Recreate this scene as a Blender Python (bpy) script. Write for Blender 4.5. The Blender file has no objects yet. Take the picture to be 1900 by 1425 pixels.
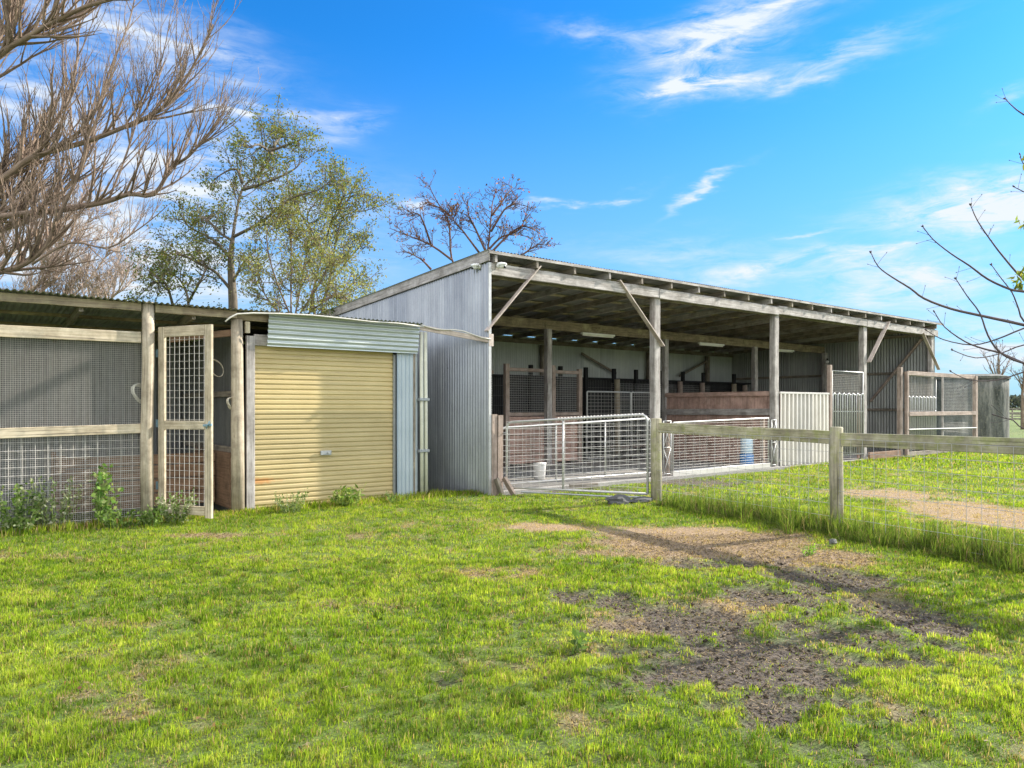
import bpy, math, random
import numpy as np
from mathutils import Vector, Matrix, noise as mnoise
random.seed(7); RNG = np.random.default_rng(7)
SC = bpy.context.scene
COL = SC.collection
# ---------------------------------------------------------------- surveying
F = 1350.; CX, CY, H = -7.66, -10.645, 1.55
c_, s_ = .7918, .6108
def xat(px, Y):
    k = (px-950)/F; dy = Y-CY
    return dy*(s_+k*c_)/(c_-k*s_)+CX
def yat(px, X):
    k = (px-950)/F; dx = X-CX
    return dx*(c_-k*s_)/(s_+k*c_)+CY
def W(px, py, Z):
    r = (px-950)/F*Z
    return Vector((c_*r+s_*Z+CX, -s_*r+c_*Z+CY, H+(755-py)*Z/F))
def G(px, py, z=0):
    Z = F*(H-z)/(py-755)
    v = W(px, py, Z); return v
# ---------------------------------------------------------------- tagging
def tag(o, label=None, cat=None, group=None, kind=None):
    if label: o['label'] = label
    if cat: o['category'] = cat
    if group: o['group'] = group
    if kind: o['kind'] = kind
    return o
def thing(name, label, cat, loc=(0, 0, 0), group=None, rz=0.):
    o = bpy.data.objects.new(name, None); COL.objects.link(o)
    o.location = loc; o.rotation_euler = (0, 0, rz); o.empty_display_size = .2
    return tag(o, label, cat, group)
def copy_tree(o, parent=None):
    c = o.copy(); COL.objects.link(c)
    if parent: c.parent = parent
    for ch in list(o.children): copy_tree(ch, c)
    return c
# ---------------------------------------------------------------- mesh builder
class MB:
    def __init__(s): s.v = []; s.f = []; s.uv = []
    def quad(s, a, b, c, d, uv=((0, 0), (1, 0), (1, 1), (0, 1))):
        n = len(s.v); s.v += [tuple(a), tuple(b), tuple(c), tuple(d)]
        s.f.append((n, n+1, n+2, n+3)); s.uv += list(uv)
    def bar(s, p, q, w, h, up=(0, 0, 1), taper=1., ends=True, jit=0.):
        """box from p to q, w across, h along up"""
        p = Vector(p); q = Vector(q); d = q-p; L = d.length
        if L < 1e-6: return
        d /= L; u = Vector(up)
        if abs(d.dot(u)) > .99: u = Vector((0, 1, 0))
        a = d.cross(u).normalized(); u = a.cross(d).normalized()
        o = random.random()*50; o2 = random.random()*50
        b = .0
        nseg = 1 if jit == 0 else max(2, int(L/.35))
        rings = []
        for i in range(nseg+1):
            t = i/nseg; k = 1+(taper-1)*t
            cen = p+d*L*t
            if jit and 0 < i < nseg: cen = cen+a*random.uniform(-jit, jit)+u*random.uniform(-jit, jit)
            ww, hh = w*k/2, h*k/2; ch = min(w, h)*.1
            pts = [(-ww+ch, -hh), (ww-ch, -hh), (ww, -hh+ch), (ww, hh-ch), (ww-ch, hh), (-ww+ch, hh), (-ww, hh-ch), (-ww, -hh+ch)]
            n = len(s.v); s.v += [tuple(cen+a*x+u*y) for x, y in pts]; rings.append(n)
        per = [0, w, w, w+h, w+h, 2*w+h, 2*w+h, 2*w+2*h, 2*w+2*h]
        for i in range(nseg):
            n0, n1 = rings[i], rings[i+1]; u0, u1 = L*i/nseg+o, L*(i+1)/nseg+o
            for k in range(8):
                k2 = (k+1) % 8
                s.f.append((n0+k, n0+k2, n1+k2, n1+k))
                s.uv += [(u0, per[k]+o2), (u0, per[k+1]+o2), (u1, per[k+1]+o2), (u1, per[k]+o2)]
        if ends:
            n = rings[0]; s.f.append(tuple(n+k for k in range(7, -1, -1))); s.uv += [(o+.001*k, o2+.02*k) for k in range(8)]
            n = rings[-1]; s.f.append(tuple(n+k for k in range(8))); s.uv += [(o+.001*k, o2+.02*k) for k in range(8)]
    def tube(s, pts, rad, sides=6, caps=True):
        pts = [Vector(p) for p in pts]; m = len(pts)
        if m < 2: return
        if not hasattr(rad, '__len__'): rad = [rad]*m
        prev = None; rings = []; o = random.random()*40; acc = 0
        for i in range(m):
            d = (pts[min(i+1, m-1)]-pts[max(i-1, 0)])
            if d.length < 1e-9: d = Vector((0, 0, 1))
            d.normalize()
            if prev is None:
                t = Vector((0, 0, 1)) if abs(d.z) < .9 else Vector((1, 0, 0))
                a = d.cross(t).normalized()
            else:
                a = prev-d*prev.dot(d)
                a = a.normalized() if a.length > 1e-6 else d.orthogonal().normalized()
            prev = a; b = d.cross(a); n = len(s.v); rings.append((n, acc))
            for k in range(sides):
                th = 2*math.pi*k/sides
                s.v.append(tuple(pts[i]+(a*math.cos(th)+b*math.sin(th))*rad[i]))
            if i < m-1: acc += (pts[i+1]-pts[i]).length
        for i in range(m-1):
            n0, a0 = rings[i]; n1, a1 = rings[i+1]
            for k in range(sides):
                k2 = (k+1) % sides
                s.f.append((n0+k, n0+k2, n1+k2, n1+k))
                v0 = k/sides*6.28*rad[0]; v1 = (k+1)/sides*6.28*rad[0]
                s.uv += [(a0+o, v0+o), (a0+o, v1+o), (a1+o, v1+o), (a1+o, v0+o)]
        if caps:
            n = rings[0][0]; s.f.append(tuple(n+k for k in range(sides-1, -1, -1))); s.uv += [(o, o)]*sides
            n = rings[-1][0]; s.f.append(tuple(n+k for k in range(sides))); s.uv += [(o, o)]*sides
    def sheet(s, O, A, wid, B, lens, N, pitch=.0762, amp=.009, steps=6, rows=1, prof=None, wob=0.):
        """corrugated sheet: width along A, ribs along B; lens = number or function(a)->(b0,b1)"""
        O = Vector(O); A = Vector(A).normalized(); B = Vector(B).normalized(); N = Vector(N).normalized()
        nc = max(2, int(wid/pitch*steps)); base = len(s.v)
        for i in range(nc+1):
            a = wid*i/nc
            ph = a/pitch
            h = amp*math.cos(2*math.pi*ph) if prof is None else amp*prof(ph-math.floor(ph))
            b0, b1 = lens(a) if callable(lens) else (0, lens)
            for j in range(rows+1):
                b = b0+(b1-b0)*j/rows
                hh = h+(wob*mnoise.noise(Vector((a*.6+O.x, b*.8, O.y))) if wob else 0)
                s.v.append(tuple(O+A*a+B*b+N*hh))
        for i in range(nc):
            a0, a1 = wid*i/nc, wid*(i+1)/nc
            l0 = lens(a0) if callable(lens) else (0, lens)
            for j in range(rows):
                n = base+i*(rows+1)+j
                s.f.append((n, n+rows+1, n+rows+2, n+1))
                b0 = l0[0]+(l0[1]-l0[0])*j/rows; b1 = l0[0]+(l0[1]-l0[0])*(j+1)/rows
                s.uv += [(b0, a0), (b0, a1), (b1, a1), (b1, a0)]
    def wires(s, O, A, wa, B, wb, sa, sb, r=.002, wob=0., sides=4):
        O = Vector(O); A = Vector(A); B = Vector(B)
        na = max(1, round(wa/sa)); nb = max(1, round(wb/sb))
        N = A.cross(B).normalized()
        for i in range(na+1):
            a = wa*i/na
            p = [O+A*a+B*(wb*k/4)+(N*random.uniform(-wob, wob)+A*random.uniform(-wob, wob)*.5 if wob else Vector()) for k in range(5 if wob else 2)] if wob else [O+A*a, O+A*a+B*wb]
            s.tube(p, r, sides, False)
        for i in range(nb+1):
            b = wb*i/nb
            if wob: p = [O+B*b+A*(wa*k/6)+N*random.uniform(-wob, wob)+B*random.uniform(-wob, wob)*.5 for k in range(7)]
            else: p = [O+B*b, O+B*b+A*wa]
            s.tube([q+N*r for q in p], r, sides, False)
    def build(s, name, mat, parent=None, smooth=False, at=None):
        me = bpy.data.meshes.new(name)
        off = Vector((0, 0, 0))
        inv = None
        if parent is not None:
            # parts are written in world coordinates
            M = Matrix.Identity(4); o = parent; chain = []
            while o: chain.append(o); o = o.parent
            for o in reversed(chain): M = M @ o.matrix_basis
            inv = M.inverted()
        vs = s.v if inv is None else [tuple(inv @ Vector(v)) for v in s.v]
        origin = None
        if at is not None and parent is None:
            at = Vector(at); vs = [tuple(Vector(v)-at) for v in vs]; origin = at
        me.from_pydata(vs, [], s.f)
        if s.uv:
            l = me.uv_layers.new(name='UVMap')
            l.data.foreach_set('uv', np.array(s.uv, dtype=np.float32).ravel())
        me.materials.append(mat)
        if smooth: me.polygons.foreach_set('use_smooth', [True]*len(me.polygons))
        me.update()
        o = bpy.data.objects.new(name, me); COL.objects.link(o)
        if parent is not None: o.parent = parent
        if origin is not None: o.location = origin
        return o
def np_mesh(name, V, faces_sizes, loops, mat, colors=None, parent=None, at=None):
    V = np.asarray(V, dtype=np.float32)
    if parent is not None: V = V-np.array(parent.location, dtype=np.float32)
    me = bpy.data.meshes.new(name)
    me.vertices.add(len(V)); me.vertices.foreach_set('co', V.ravel())
    me.loops.add(len(loops)); me.loops.foreach_set('vertex_index', np.asarray(loops, dtype=np.int32))
    st = np.concatenate([[0], np.cumsum(faces_sizes)[:-1]]).astype(np.int32)
    me.polygons.add(len(faces_sizes)); me.polygons.foreach_set('loop_start', st)
    me.polygons.foreach_set('loop_total', np.asarray(faces_sizes, dtype=np.int32))
    if colors is not None:
        a = me.color_attributes.new('tint', 'FLOAT_COLOR', 'POINT')
        cc = np.ones((len(V), 4), dtype=np.float32); cc[:, :3] = colors
        a.data.foreach_set('color', cc.ravel())
    me.materials.append(mat); me.update(calc_edges=True)
    o = bpy.data.objects.new(name, me); COL.objects.link(o)
    if parent is not None: o.parent = parent
    return o
# ---------------------------------------------------------------- materials
def newmat(name):
    m = bpy.data.materials.new(name); m.use_nodes = True
    nt = m.node_tree; b = nt.nodes['Principled BSDF']
    return m, nt, b
def N(nt, t, **k):
    n = nt.nodes.new(t)
    for a, v in k.items():
        if a.startswith('i_'): n.inputs[a[2:].replace('_', ' ')].default_value = v
        else: setattr(n, a, v)
    return n
def ramp(nt, src, stops):
    r = nt.nodes.new('ShaderNodeValToRGB'); e = r.color_ramp.elements
    while len(e) < len(stops): e.new(.5)
    for el, (p, c) in zip(e, stops): el.position = p; el.color = (*c, 1)
    nt.links.new(src, r.inputs[0]); return r.outputs[0]
def scaled(nt, src, sc):
    m = N(nt, 'ShaderNodeMapping'); m.inputs['Scale'].default_value = sc
    nt.links.new(src, m.inputs[0]); return m.outputs[0]
def noise(nt, vec, scale, detail=4, rough=.6, dist=0.):
    n = N(nt, 'ShaderNodeTexNoise'); n.inputs['Scale'].default_value = scale; n.inputs['Detail'].default_value = detail
    n.inputs['Roughness'].default_value = rough; n.inputs['Distortion'].default_value = dist
    if vec is not None: nt.links.new(vec, n.inputs['Vector'])
    return n.outputs['Fac']
def mixc(nt, fac, a, b, mode='MIX'):
    m = N(nt, 'ShaderNodeMix', data_type='RGBA', blend_type=mode)
    for s, v in ((0, fac), (6, a), (7, b)):
        if isinstance(v, (int, float)): m.inputs[s].default_value = v
        elif isinstance(v, tuple): m.inputs[s].default_value = (*v, 1)
        else: nt.links.new(v, m.inputs[s])
    return m.outputs[2]
def mul(nt, a, b, op='MULTIPLY', clamp=False):
    m = N(nt, 'ShaderNodeMath', operation=op, use_clamp=clamp)
    for i, v in enumerate((a, b)):
        if isinstance(v, (int, float)): m.inputs[i].default_value = v
        else: nt.links.new(v, m.inputs[i])
    return m.outputs[0]
def bump(nt, b, h, st, dist=.01):
    n = N(nt, 'ShaderNodeBump'); n.inputs['Strength'].default_value = st; n.inputs['Distance'].default_value = dist
    nt.links.new(h, n.inputs['Height']); nt.links.new(n.outputs[0], b.inputs['Normal'])
def rgh(nt, src, lo, hi):
    m = N(nt, 'ShaderNodeMapRange'); m.inputs[3].default_value = lo; m.inputs[4].default_value = hi
    nt.links.new(src, m.inputs[0]); return m.outputs[0]
def wood(name, dark, mid, light, stain=None, stain_lo=.5, knots=True, moss=None):
    m, nt, b = newmat(name)
    uv = N(nt, 'ShaderNodeUVMap').outputs[0]
    g = noise(nt, scaled(nt, uv, (1.2, 45, 1)), 1., 6, .7, .6)
    g2 = noise(nt, scaled(nt, uv, (3., 9, 1)), 1., 4, .6, .3)
    g = mul(nt, mul(nt, g, .65), mul(nt, g2, .35), 'ADD')
    col = ramp(nt, g, [(.3, dark), (.48, mid), (.68, light)])
    obj = N(nt, 'ShaderNodeTexCoord').outputs['Object']
    if stain:
        f = ramp(nt, noise(nt, obj, 2.3, 5, .7), [(stain_lo, (0, 0, 0)), (stain_lo+.15, (1, 1, 1))])
        col = mixc(nt, mul(nt, f, .8), col, stain)
    if moss:
        f = ramp(nt, noise(nt, obj, 7., 5, .7), [(.48, (0, 0, 0)), (.62, (1, 1, 1))])
        col = mixc(nt, mul(nt, f, .75), col, moss)
    if knots:
        v = N(nt, 'ShaderNodeTexVoronoi'); v.inputs['Scale'].default_value = 1.
        nt.links.new(scaled(nt, uv, (2.2, 9, 1)), v.inputs['Vector'])
        k = ramp(nt, v.outputs['Distance'], [(.02, (1, 1, 1)), (.09, (0, 0, 0))])
        col = mixc(nt, mul(nt, k, .7), col, tuple(x*.45 for x in dark))
    crack = ramp(nt, noise(nt, scaled(nt, uv, (.8, 60, 1)), 1., 4, .65), [(.36, (1, 1, 1)), (.43, (0, 0, 0))])
    blot = ramp(nt, noise(nt, obj, 3.1, 5, .7), [(.32, (.62, .60, .57)), (.6, (1.08, 1.06, 1.04))])
    col = mixc(nt, 1., col, blot, 'MULTIPLY')
    col = mixc(nt, mul(nt, crack, .75), col, tuple(x*.35 for x in dark))
    nt.links.new(col, b.inputs['Base Color']); b.inputs['Roughness'].default_value = .85
    bump(nt, b, g, .5, .006); return m
def metal(name, a, bcol, rust=0., rough=(.35, .6), metallic=.35, streak=None, scale=1.):
    m, nt, b = newmat(name)
    uv = N(nt, 'ShaderNodeUVMap').outputs[0]; obj = N(nt, 'ShaderNodeTexCoord').outputs['Object']
    n1 = noise(nt, scaled(nt, uv, (.35*scale, 7*scale, 1)), 1., 5, .65)
    n2 = noise(nt, obj, 1.6*scale, 5, .65)
    n3 = noise(nt, scaled(nt, uv, (30, 60, 1)), 1., 3, .6)
    f = mul(nt, mul(nt, n1, .6), mul(nt, n2, .4), 'ADD')
    f = mul(nt, f, mul(nt, mul(nt, n3, .16), -.08, 'ADD'), 'ADD')
    col = ramp(nt, f, [(.32, a), (.66, bcol)])
    sv = N(nt, 'ShaderNodeSeparateXYZ'); nt.links.new(uv, sv.inputs[0])
    cell = mul(nt, mul(nt, sv.outputs[1], 1/.762), 0, 'ADD'); fl = N(nt, 'ShaderNodeMath', operation='FLOOR'); nt.links.new(cell, fl.inputs[0])
    wn = N(nt, 'ShaderNodeTexWhiteNoise', noise_dimensions='1D'); nt.links.new(fl.outputs[0], wn.inputs['W'])
    col = mixc(nt, 1., col, ramp(nt, wn.outputs['Value'], [(0, (.84, .85, .87)), (1, (1.08, 1.07, 1.05))]), 'MULTIPLY')
    if streak:
        s2 = ramp(nt, noise(nt, scaled(nt, uv, (.5, 22, 1)), 1., 4, .7), [(.5, (0, 0, 0)), (.72, (1, 1, 1))])
        col = mixc(nt, mul(nt, s2, .6), col, streak)
    if rust:
        r = ramp(nt, noise(nt, scaled(nt, uv, (1.1, 3.2, 1)), 1., 6, .75), [(1-rust, (0, 0, 0)), (min(1, 1-rust+.14), (1, 1, 1))])
        col = mixc(nt, mul(nt, r, .8), col, (.19, .075, .03))
    nt.links.new(col, b.inputs['Base Color'])
    b.inputs['Metallic'].default_value = metallic
    nt.links.new(rgh(nt, n2, rough[0], rough[1]), b.inputs['Roughness'])
    bump(nt, b, n3, .12, .003); return m
def plain(name, col, rough=.6, metallic=0., var=.25, scale=8.):
    m, nt, b = newmat(name); obj = N(nt, 'ShaderNodeTexCoord').outputs['Object']
    n = noise(nt, obj, scale, 5, .7)
    cc = ramp(nt, n, [(.3, tuple(x*(1-var) for x in col)), (.7, tuple(min(1, x*(1+var*.5)) for x in col))])
    nt.links.new(cc, b.inputs['Base Color']); b.inputs['Roughness'].default_value = rough
    b.inputs['Metallic'].default_value = metallic; return m
def leafmat(name, translucency=.45, rough=.6):
    m, nt, b = newmat(name)
    a = N(nt, 'ShaderNodeAttribute', attribute_name='tint').outputs['Color']
    nt.links.new(a, b.inputs['Base Color']); b.inputs['Roughness'].default_value = rough
    b.inputs['Specular IOR Level'].default_value = .12
    t = N(nt, 'ShaderNodeBsdfTranslucent'); nt.links.new(mixc(nt, 1., a, (1.0, 1.0, .55), 'MULTIPLY'), t.inputs[0])
    mx = N(nt, 'ShaderNodeMixShader'); mx.inputs[0].default_value = translucency
    nt.links.new(b.outputs[0], mx.inputs[1]); nt.links.new(t.outputs[0], mx.inputs[2])
    nt.links.new(mx.outputs[0], nt.nodes['Material Output'].inputs[0]); return m
M = {}
M['gable'] = metal('gable_iron', (.22, .23, .255), (.41, .425, .455), 0, (.22, .40), .7, (.20, .21, .23))
M['gal_old'] = metal('old_galvanised', (.22, .23, .22), (.42, .43, .41), .26, (.5, .7), .2, (.15, .15, .14))
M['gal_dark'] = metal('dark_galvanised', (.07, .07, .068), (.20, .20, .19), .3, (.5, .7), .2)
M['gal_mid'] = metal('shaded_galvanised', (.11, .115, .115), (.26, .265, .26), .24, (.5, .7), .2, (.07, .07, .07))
M['roof_under'] = metal('roof_iron', (.28, .29, .28), (.50, .51, .49), .22, (.4, .6), .35, (.13, .13, .12))
M['gal_bright'] = metal('bright_galvanised', (.36, .40, .40), (.58, .62, .60), .12, (.3, .5), .4, (.26, .30, .26))
M['blue_strip'] = metal('blue_grey_iron', (.30, .36, .40), (.46, .52, .56), .1, (.4, .6), .3)
M['roller'] = metal('cream_roller', (.41, .32, .145), (.57, .46, .235), 0, (.4, .55), 0., (.38, .31, .18))
def add_rust(m, c, r):
    nt = m.node_tree; b = nt.nodes['Principled BSDF']; src = b.inputs['Base Color'].links[0].from_socket
    obj = N(nt, 'ShaderNodeTexCoord').outputs['Object']; mp = N(nt, 'ShaderNodeMapping'); mp.inputs['Location'].default_value = tuple(-x for x in c); nt.links.new(obj, mp.inputs[0])
    d = N(nt, 'ShaderNodeVectorMath', operation='LENGTH'); nt.links.new(scaled(nt, mp.outputs[0], (1/r[0], .1, 1/r[1])), d.inputs[0])
    f = mul(nt, mul(nt, d.outputs['Value'], -1.), mul(nt, noise(nt, obj, 9., 5, .7), 1.8), 'ADD')
    f = ramp(nt, f, [(.0, (0, 0, 0)), (.5, (1, 1, 1))]); nt.links.new(mixc(nt, mul(nt, f, .75), src, (.50, .22, .06)), b.inputs['Base Color'])
add_rust(M['roller'], (.35, .05, .42), (.40, .07))
M['white_iron'] = metal('cream_iron', (.46, .43, .39), (.68, .65, .60), .2, (.5, .7), 0., (.34, .31, .27))
M['backwall'] = metal('back_wall_iron', (.42, .45, .44), (.62, .65, .63), .06, (.5, .7), .1)
M['wood_grey'] = wood('weathered_grey_timber', (.13, .115, .105), (.37, .345, .33), (.62, .60, .58), (.24, .22, .20), .54)
M['wood_pink'] = wood('weathered_brace_timber', (.26, .20, .17), (.50, .43, .385), (.64, .57, .52))
M['wood_dark'] = wood('dark_old_timber', (.06, .05, .04), (.23, .20, .165), (.40, .355, .29), (.40, .36, .25), .56)
M['wood_pine'] = wood('pale_treated_pine', (.24, .195, .135), (.48, .41, .295), (.66, .60, .475), (.30, .28, .21), .53)
M['wood_post'] = wood('round_post_timber', (.20, .165, .12), (.43, .37, .28), (.60, .54, .43), (.28, .23, .18), .52)
M['wood_beam'] = wood('lichened_beam', (.10, .075, .05), (.24, .19, .13), (.42, .36, .24), (.44, .39, .24), .52)
M['wood_moss'] = wood('mossy_rail_timber', (.16, .145, .095), (.36, .335, .22), (.52, .49, .36), (.24, .215, .16), .54, moss=(.27, .29, .10))
M['wood_fpost'] = wood('mossy_post_timber', (.17, .155, .105), (.34, .315, .22), (.48, .45, .33), (.22, .20, .15), .52, moss=(.27, .28, .12))
M['wood_brown'] = wood('red_brown_timber', (.18, .135, .11), (.35, .275, .235), (.48, .40, .35), (.26, .23, .205), .54)
M['wood_red'] = wood('faded_red_board', (.32, .20, .165), (.50, .33, .275), (.60, .43, .36), (.36, .30, .26), .58)
M['wood_bin'] = wood('bin_board', (.12, .07, .045), (.22, .135, .085), (.32, .20, .13))
M['white_pipe'] = plain('galvanised_pipe', (.50, .50, .49), .4, .35, .2, 12)
M['wire'] = plain('galvanised_wire', (.50, .49, .47), .45, .4, .25, 20)
M['wire_white'] = plain('pale_wire', (.52, .50, .465), .5, .2, .2, 20)
M['wire_dark'] = plain('weathered_wire', (.24, .24, .23), .5, .5, .3, 20)
M['black'] = plain('black_shadecloth', (.022, .022, .024), .9, 0, .4, 4)
M['plastic_white'] = plain('white_plastic', (.74, .74, .72), .35, 0, .06)
M['tube_light'] = plain('fluorescent_fitting', (.90, .89, .80), .4, 0, .06)
M['plastic_blue'] = plain('blue_plastic', (.06, .20, .45), .4, 0, .1)
M['pvc'] = plain('cream_downpipe', (.56, .56, .45), .5, 0, .2, 5)
M['conduit'] = plain('conduit', (.55, .53, .47), .6, 0, .2, 9)
M['hinge'] = plain('zinc_hinge', (.24, .37, .45), .45, .5, .3, 30)
M['steel'] = plain('dull_steel', (.34, .36, .37), .5, .6, .2, 20)
M['lens'] = plain('camera_lens', (.01, .01, .012), .15, 0, .1)
M['rope'] = plain('rope', (.60, .54, .44), .9, 0, .3, 30)
M['stone'] = plain('grey_stone', (.10, .10, .10), .9, 0, .5, 7)
M['bark'] = wood('tree_bark', (.06, .05, .035), (.14, .115, .085), (.25, .21, .16), knots=False)
M['bark_tan'] = wood('willow_bark', (.085, .06, .045), (.21, .15, .11), (.38, .29, .22), knots=False)
M['bark_pink'] = wood('pink_twig_bark', (.24, .175, .14), (.40, .31, .255), (.52, .43, .365), knots=False)
M['bark_red'] = wood('red_bark', (.06, .035, .028), (.12, .065, .05), (.20, .12, .09), knots=False)
M['bark_dark'] = wood('fruit_tree_bark', (.035, .025, .03), (.085, .062, .066), (.15, .12, .12), knots=False)
M['leaf'] = leafmat('leaves', .5)
M['grass'] = leafmat('grass_blades', .55, .7)
def tank_material():
    m, nt, b = newmat('stained_concrete_tank'); obj = N(nt, 'ShaderNodeTexCoord').outputs['Object']
    n = noise(nt, scaled(nt, obj, (1, 1, .22)), 3.2, 6, .7); n2 = noise(nt, obj, 14., 4, .7)
    col = ramp(nt, n, [(.36, (.03, .034, .028)), (.52, (.10, .105, .095)), (.72, (.30, .29, .26))])
    col = mixc(nt, mul(nt, ramp(nt, n2, [(.5, (0, 0, 0)), (.7, (1, 1, 1))]), .4), col, (.26, .24, .17))
    nt.links.new(col, b.inputs['Base Color']); b.inputs['Roughness'].default_value = .9; bump(nt, b, n2, .4, .01); return m
M['tank'] = tank_material()
def concrete_material():
    m, nt, b = newmat('dusty_concrete_floor'); obj = N(nt, 'ShaderNodeTexCoord').outputs['Object']
    n = noise(nt, obj, 1.3, 5, .65); n2 = noise(nt, obj, 45., 4, .8)
    col = ramp(nt, n, [(.35, (.20, .19, .175)), (.65, (.36, .34, .315))])
    col = mixc(nt, .45, col, ramp(nt, n2, [(.35, (.10, .095, .09)), (.65, (.46, .44, .41))]))
    nt.links.new(col, b.inputs['Base Color']); b.inputs['Roughness'].default_value = .9; bump(nt, b, n2, .5, .01); return m
M['concrete'] = concrete_material()
def ground_material():
    m, nt, b = newmat('soil_and_turf'); obj = N(nt, 'ShaderNodeTexCoord').outputs['Object']
    wear = N(nt, 'ShaderNodeAttribute', attribute_name='tint').outputs['Color']
    sep = N(nt, 'ShaderNodeSeparateColor'); nt.links.new(wear, sep.inputs[0])
    fine = noise(nt, obj, 38., 5, .75); mid = noise(nt, obj, 5., 5, .7); big = noise(nt, obj, .45, 4, .6)
    clod = noise(nt, scaled(nt, obj, (1, 1, 1)), 16., 4, .65, 1.2)
    turf = ramp(nt, fine, [(.32, (.025, .038, .008)), (.5, (.085, .135, .015)), (.68, (.19, .28, .03))])
    turf = mixc(nt, mul(nt, ramp(nt, mid, [(.42, (0, 0, 0)), (.7, (1, 1, 1))]), .4), turf, (.18, .17, .06))
    turf = mixc(nt, mul(nt, ramp(nt, big, [(.45, (0, 0, 0)), (.7, (1, 1, 1))]), .3), turf, (.26, .34, .05))
    straw = ramp(nt, fine, [(.3, (.13, .085, .05)), (.5, (.32, .22, .13)), (.7, (.50, .38, .25))])
    dirt = ramp(nt, clod, [(.3, (.020, .014, .010)), (.48, (.060, .043, .031)), (.6, (.13, .097, .07)), (.75, (.30, .24, .175))])
    dirt = mixc(nt, .35, dirt, ramp(nt, fine, [(.35, (.03, .025, .02)), (.7, (.34, .29, .23))]))
    col = mixc(nt, sep.outputs[1], turf, straw); col = mixc(nt, sep.outputs[0], col, dirt)
    nt.links.new(col, b.inputs['Base Color']); b.inputs['Roughness'].default_value = .95
    h = mul(nt, fine, mul(nt, clod, 1.5), 'ADD'); bump(nt, b, h, .9, .03); return m
M['ground'] = ground_material()
# ---------------------------------------------------------------- ground relief and wear
RV = Vector((c_, -s_)); FV = Vector((s_, c_))
WEAR = []   # (cx, cy, a (across view), b (along view), tilt, kind, strength)
def wear(px, py, rx, ry, kind, st=1., tilt=0.):
    p = G(px, py); Z = F*H/(py-755)
    a = rx/F*Z; q = G(px, py+ry); p2 = G(px, max(py-ry, 800)); b = (Vector(p2[:2])-Vector(q[:2])).length/2
    WEAR.append((p.x, p.y, a, b, tilt, kind, st))
for w in [(1380, 1225, 260, 80, 'd', .84), (1250, 1155, 200, 45, 'd', .80), (1090, 1108, 120, 26, 'd', .78), (1460, 1290, 220, 60, 'd', .72), (1600, 1180, 230, 50, 'd', .70),
          (1730, 1150, 130, 36, 'd', .82), (1450, 1105, 190, 34, 'd', .62), (1340, 1040, 200, 14, 'd', .5), (930, 1140, 90, 20, 'd', .35), (1560, 1070, 170, 24, 'd', .75), (1390, 1050, 110, 14, 'd', .3),  # worn soil ovals here also paint in part of the rail's shadow line
          (1120, 1280, 100, 30, 'd', .4), (1120, 1400, 40, 16, 'd', .6), (560, 1300, 60, 10, 'd', .3), (820, 1260, 50, 14, 'd', .3), (1750, 1230, 90, 34, 'd', .45),
          (1290, 1000, 230, 30, 's', 1.0), (1480, 1030, 150, 20, 's', .9), (1010, 975, 140, 12, 's', .7), (1150, 1020, 180, 16, 's', .6), (1830, 950, 130, 32, 's', .95), (1650, 915, 150, 13, 's', .65),
          (900, 1060, 200, 22, 's', .5), (640, 1120, 180, 16, 's', .45), (430, 990, 160, 8, 's', .5), (120, 1030, 140, 12, 's', .45), (180, 1150, 140, 12, 's', .5), (720, 1240, 50, 12, 's', .4),
          (1060, 1330, 80, 34, 's', .6), (1350, 1120, 200, 34, 's', .6), (1600, 1110, 200, 30, 's', .5), (820, 975, 120, 8, 's', .35), (1000, 905, 260, 9, 'd', .7), (1290, 893, 120, 9, 'd', .75), (1200, 1150, 200, 30, 's', .5),
          (1650, 1300, 200, 60, 's', .4), (90, 975, 160, 10, 'd', .5)]:
    wear(*w)
def wear_at(X, Y):
    """numpy arrays -> (dirt, straw) 0..1"""
    D = np.zeros_like(X); S = np.zeros_like(X)
    for (x, y, a, b, t, k, st) in WEAR:
        u = (X-x)*RV.x+(Y-y)*RV.y; v = (X-x)*FV.x+(Y-y)*FV.y
        e = np.exp(-((u/a)**2+(v/b)**2)*.9)*st
        if k == 'd': D = np.maximum(D, e)
        else: S = np.maximum(S, e)
    return D, S
# cheap vectorised value noise
_T = RNG.random((256, 256)).astype(np.float32)
def vn(X, Y, s):
    x = X*s+37.3; y = Y*s+91.7; xi = np.floor(x).astype(int); yi = np.floor(y).astype(int)
    fx = x-xi; fy = y-yi; fx = fx*fx*(3-2*fx); fy = fy*fy*(3-2*fy)
    a = _T[xi & 255, yi & 255]; b = _T[(xi+1) & 255, yi & 255]; c = _T[xi & 255, (yi+1) & 255]; d = _T[(xi+1) & 255, (yi+1) & 255]
    return (a*(1-fx)+b*fx)*(1-fy)+(c*(1-fx)+d*fx)*fy
def fbm(X, Y, s, o=4):
    t = 0; amp = .5; n = 0
    for i in range(o): t = t+amp*vn(X+i*17.1, Y-i*9.3, s*2**i); n += amp; amp *= .55
    return t/n
def sst(a, b, x): t = np.clip((x-a)/(b-a), 0, 1); return t*t*(3-2*t)
def masks(X, Y):
    D, S = wear_at(X, Y)
    n = .40*fbm(X, Y, 1.6, 5)+.60*fbm(X+5, Y+8, 7., 4); n2 = .6*fbm(X+50, Y, 2.2, 5)+.4*fbm(X+15, Y+3, 8., 3); n3 = fbm(X+31, Y+44, .9, 4)
    d = sst(.40, .66, D*.72+n*1.25-.435)
    s = sst(.42, .66, S*.70+n2*.62-.08)
    s = np.maximum(s, sst(.56, .72, n3*.35+n2*.65)*.6)
    return d, s
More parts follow.
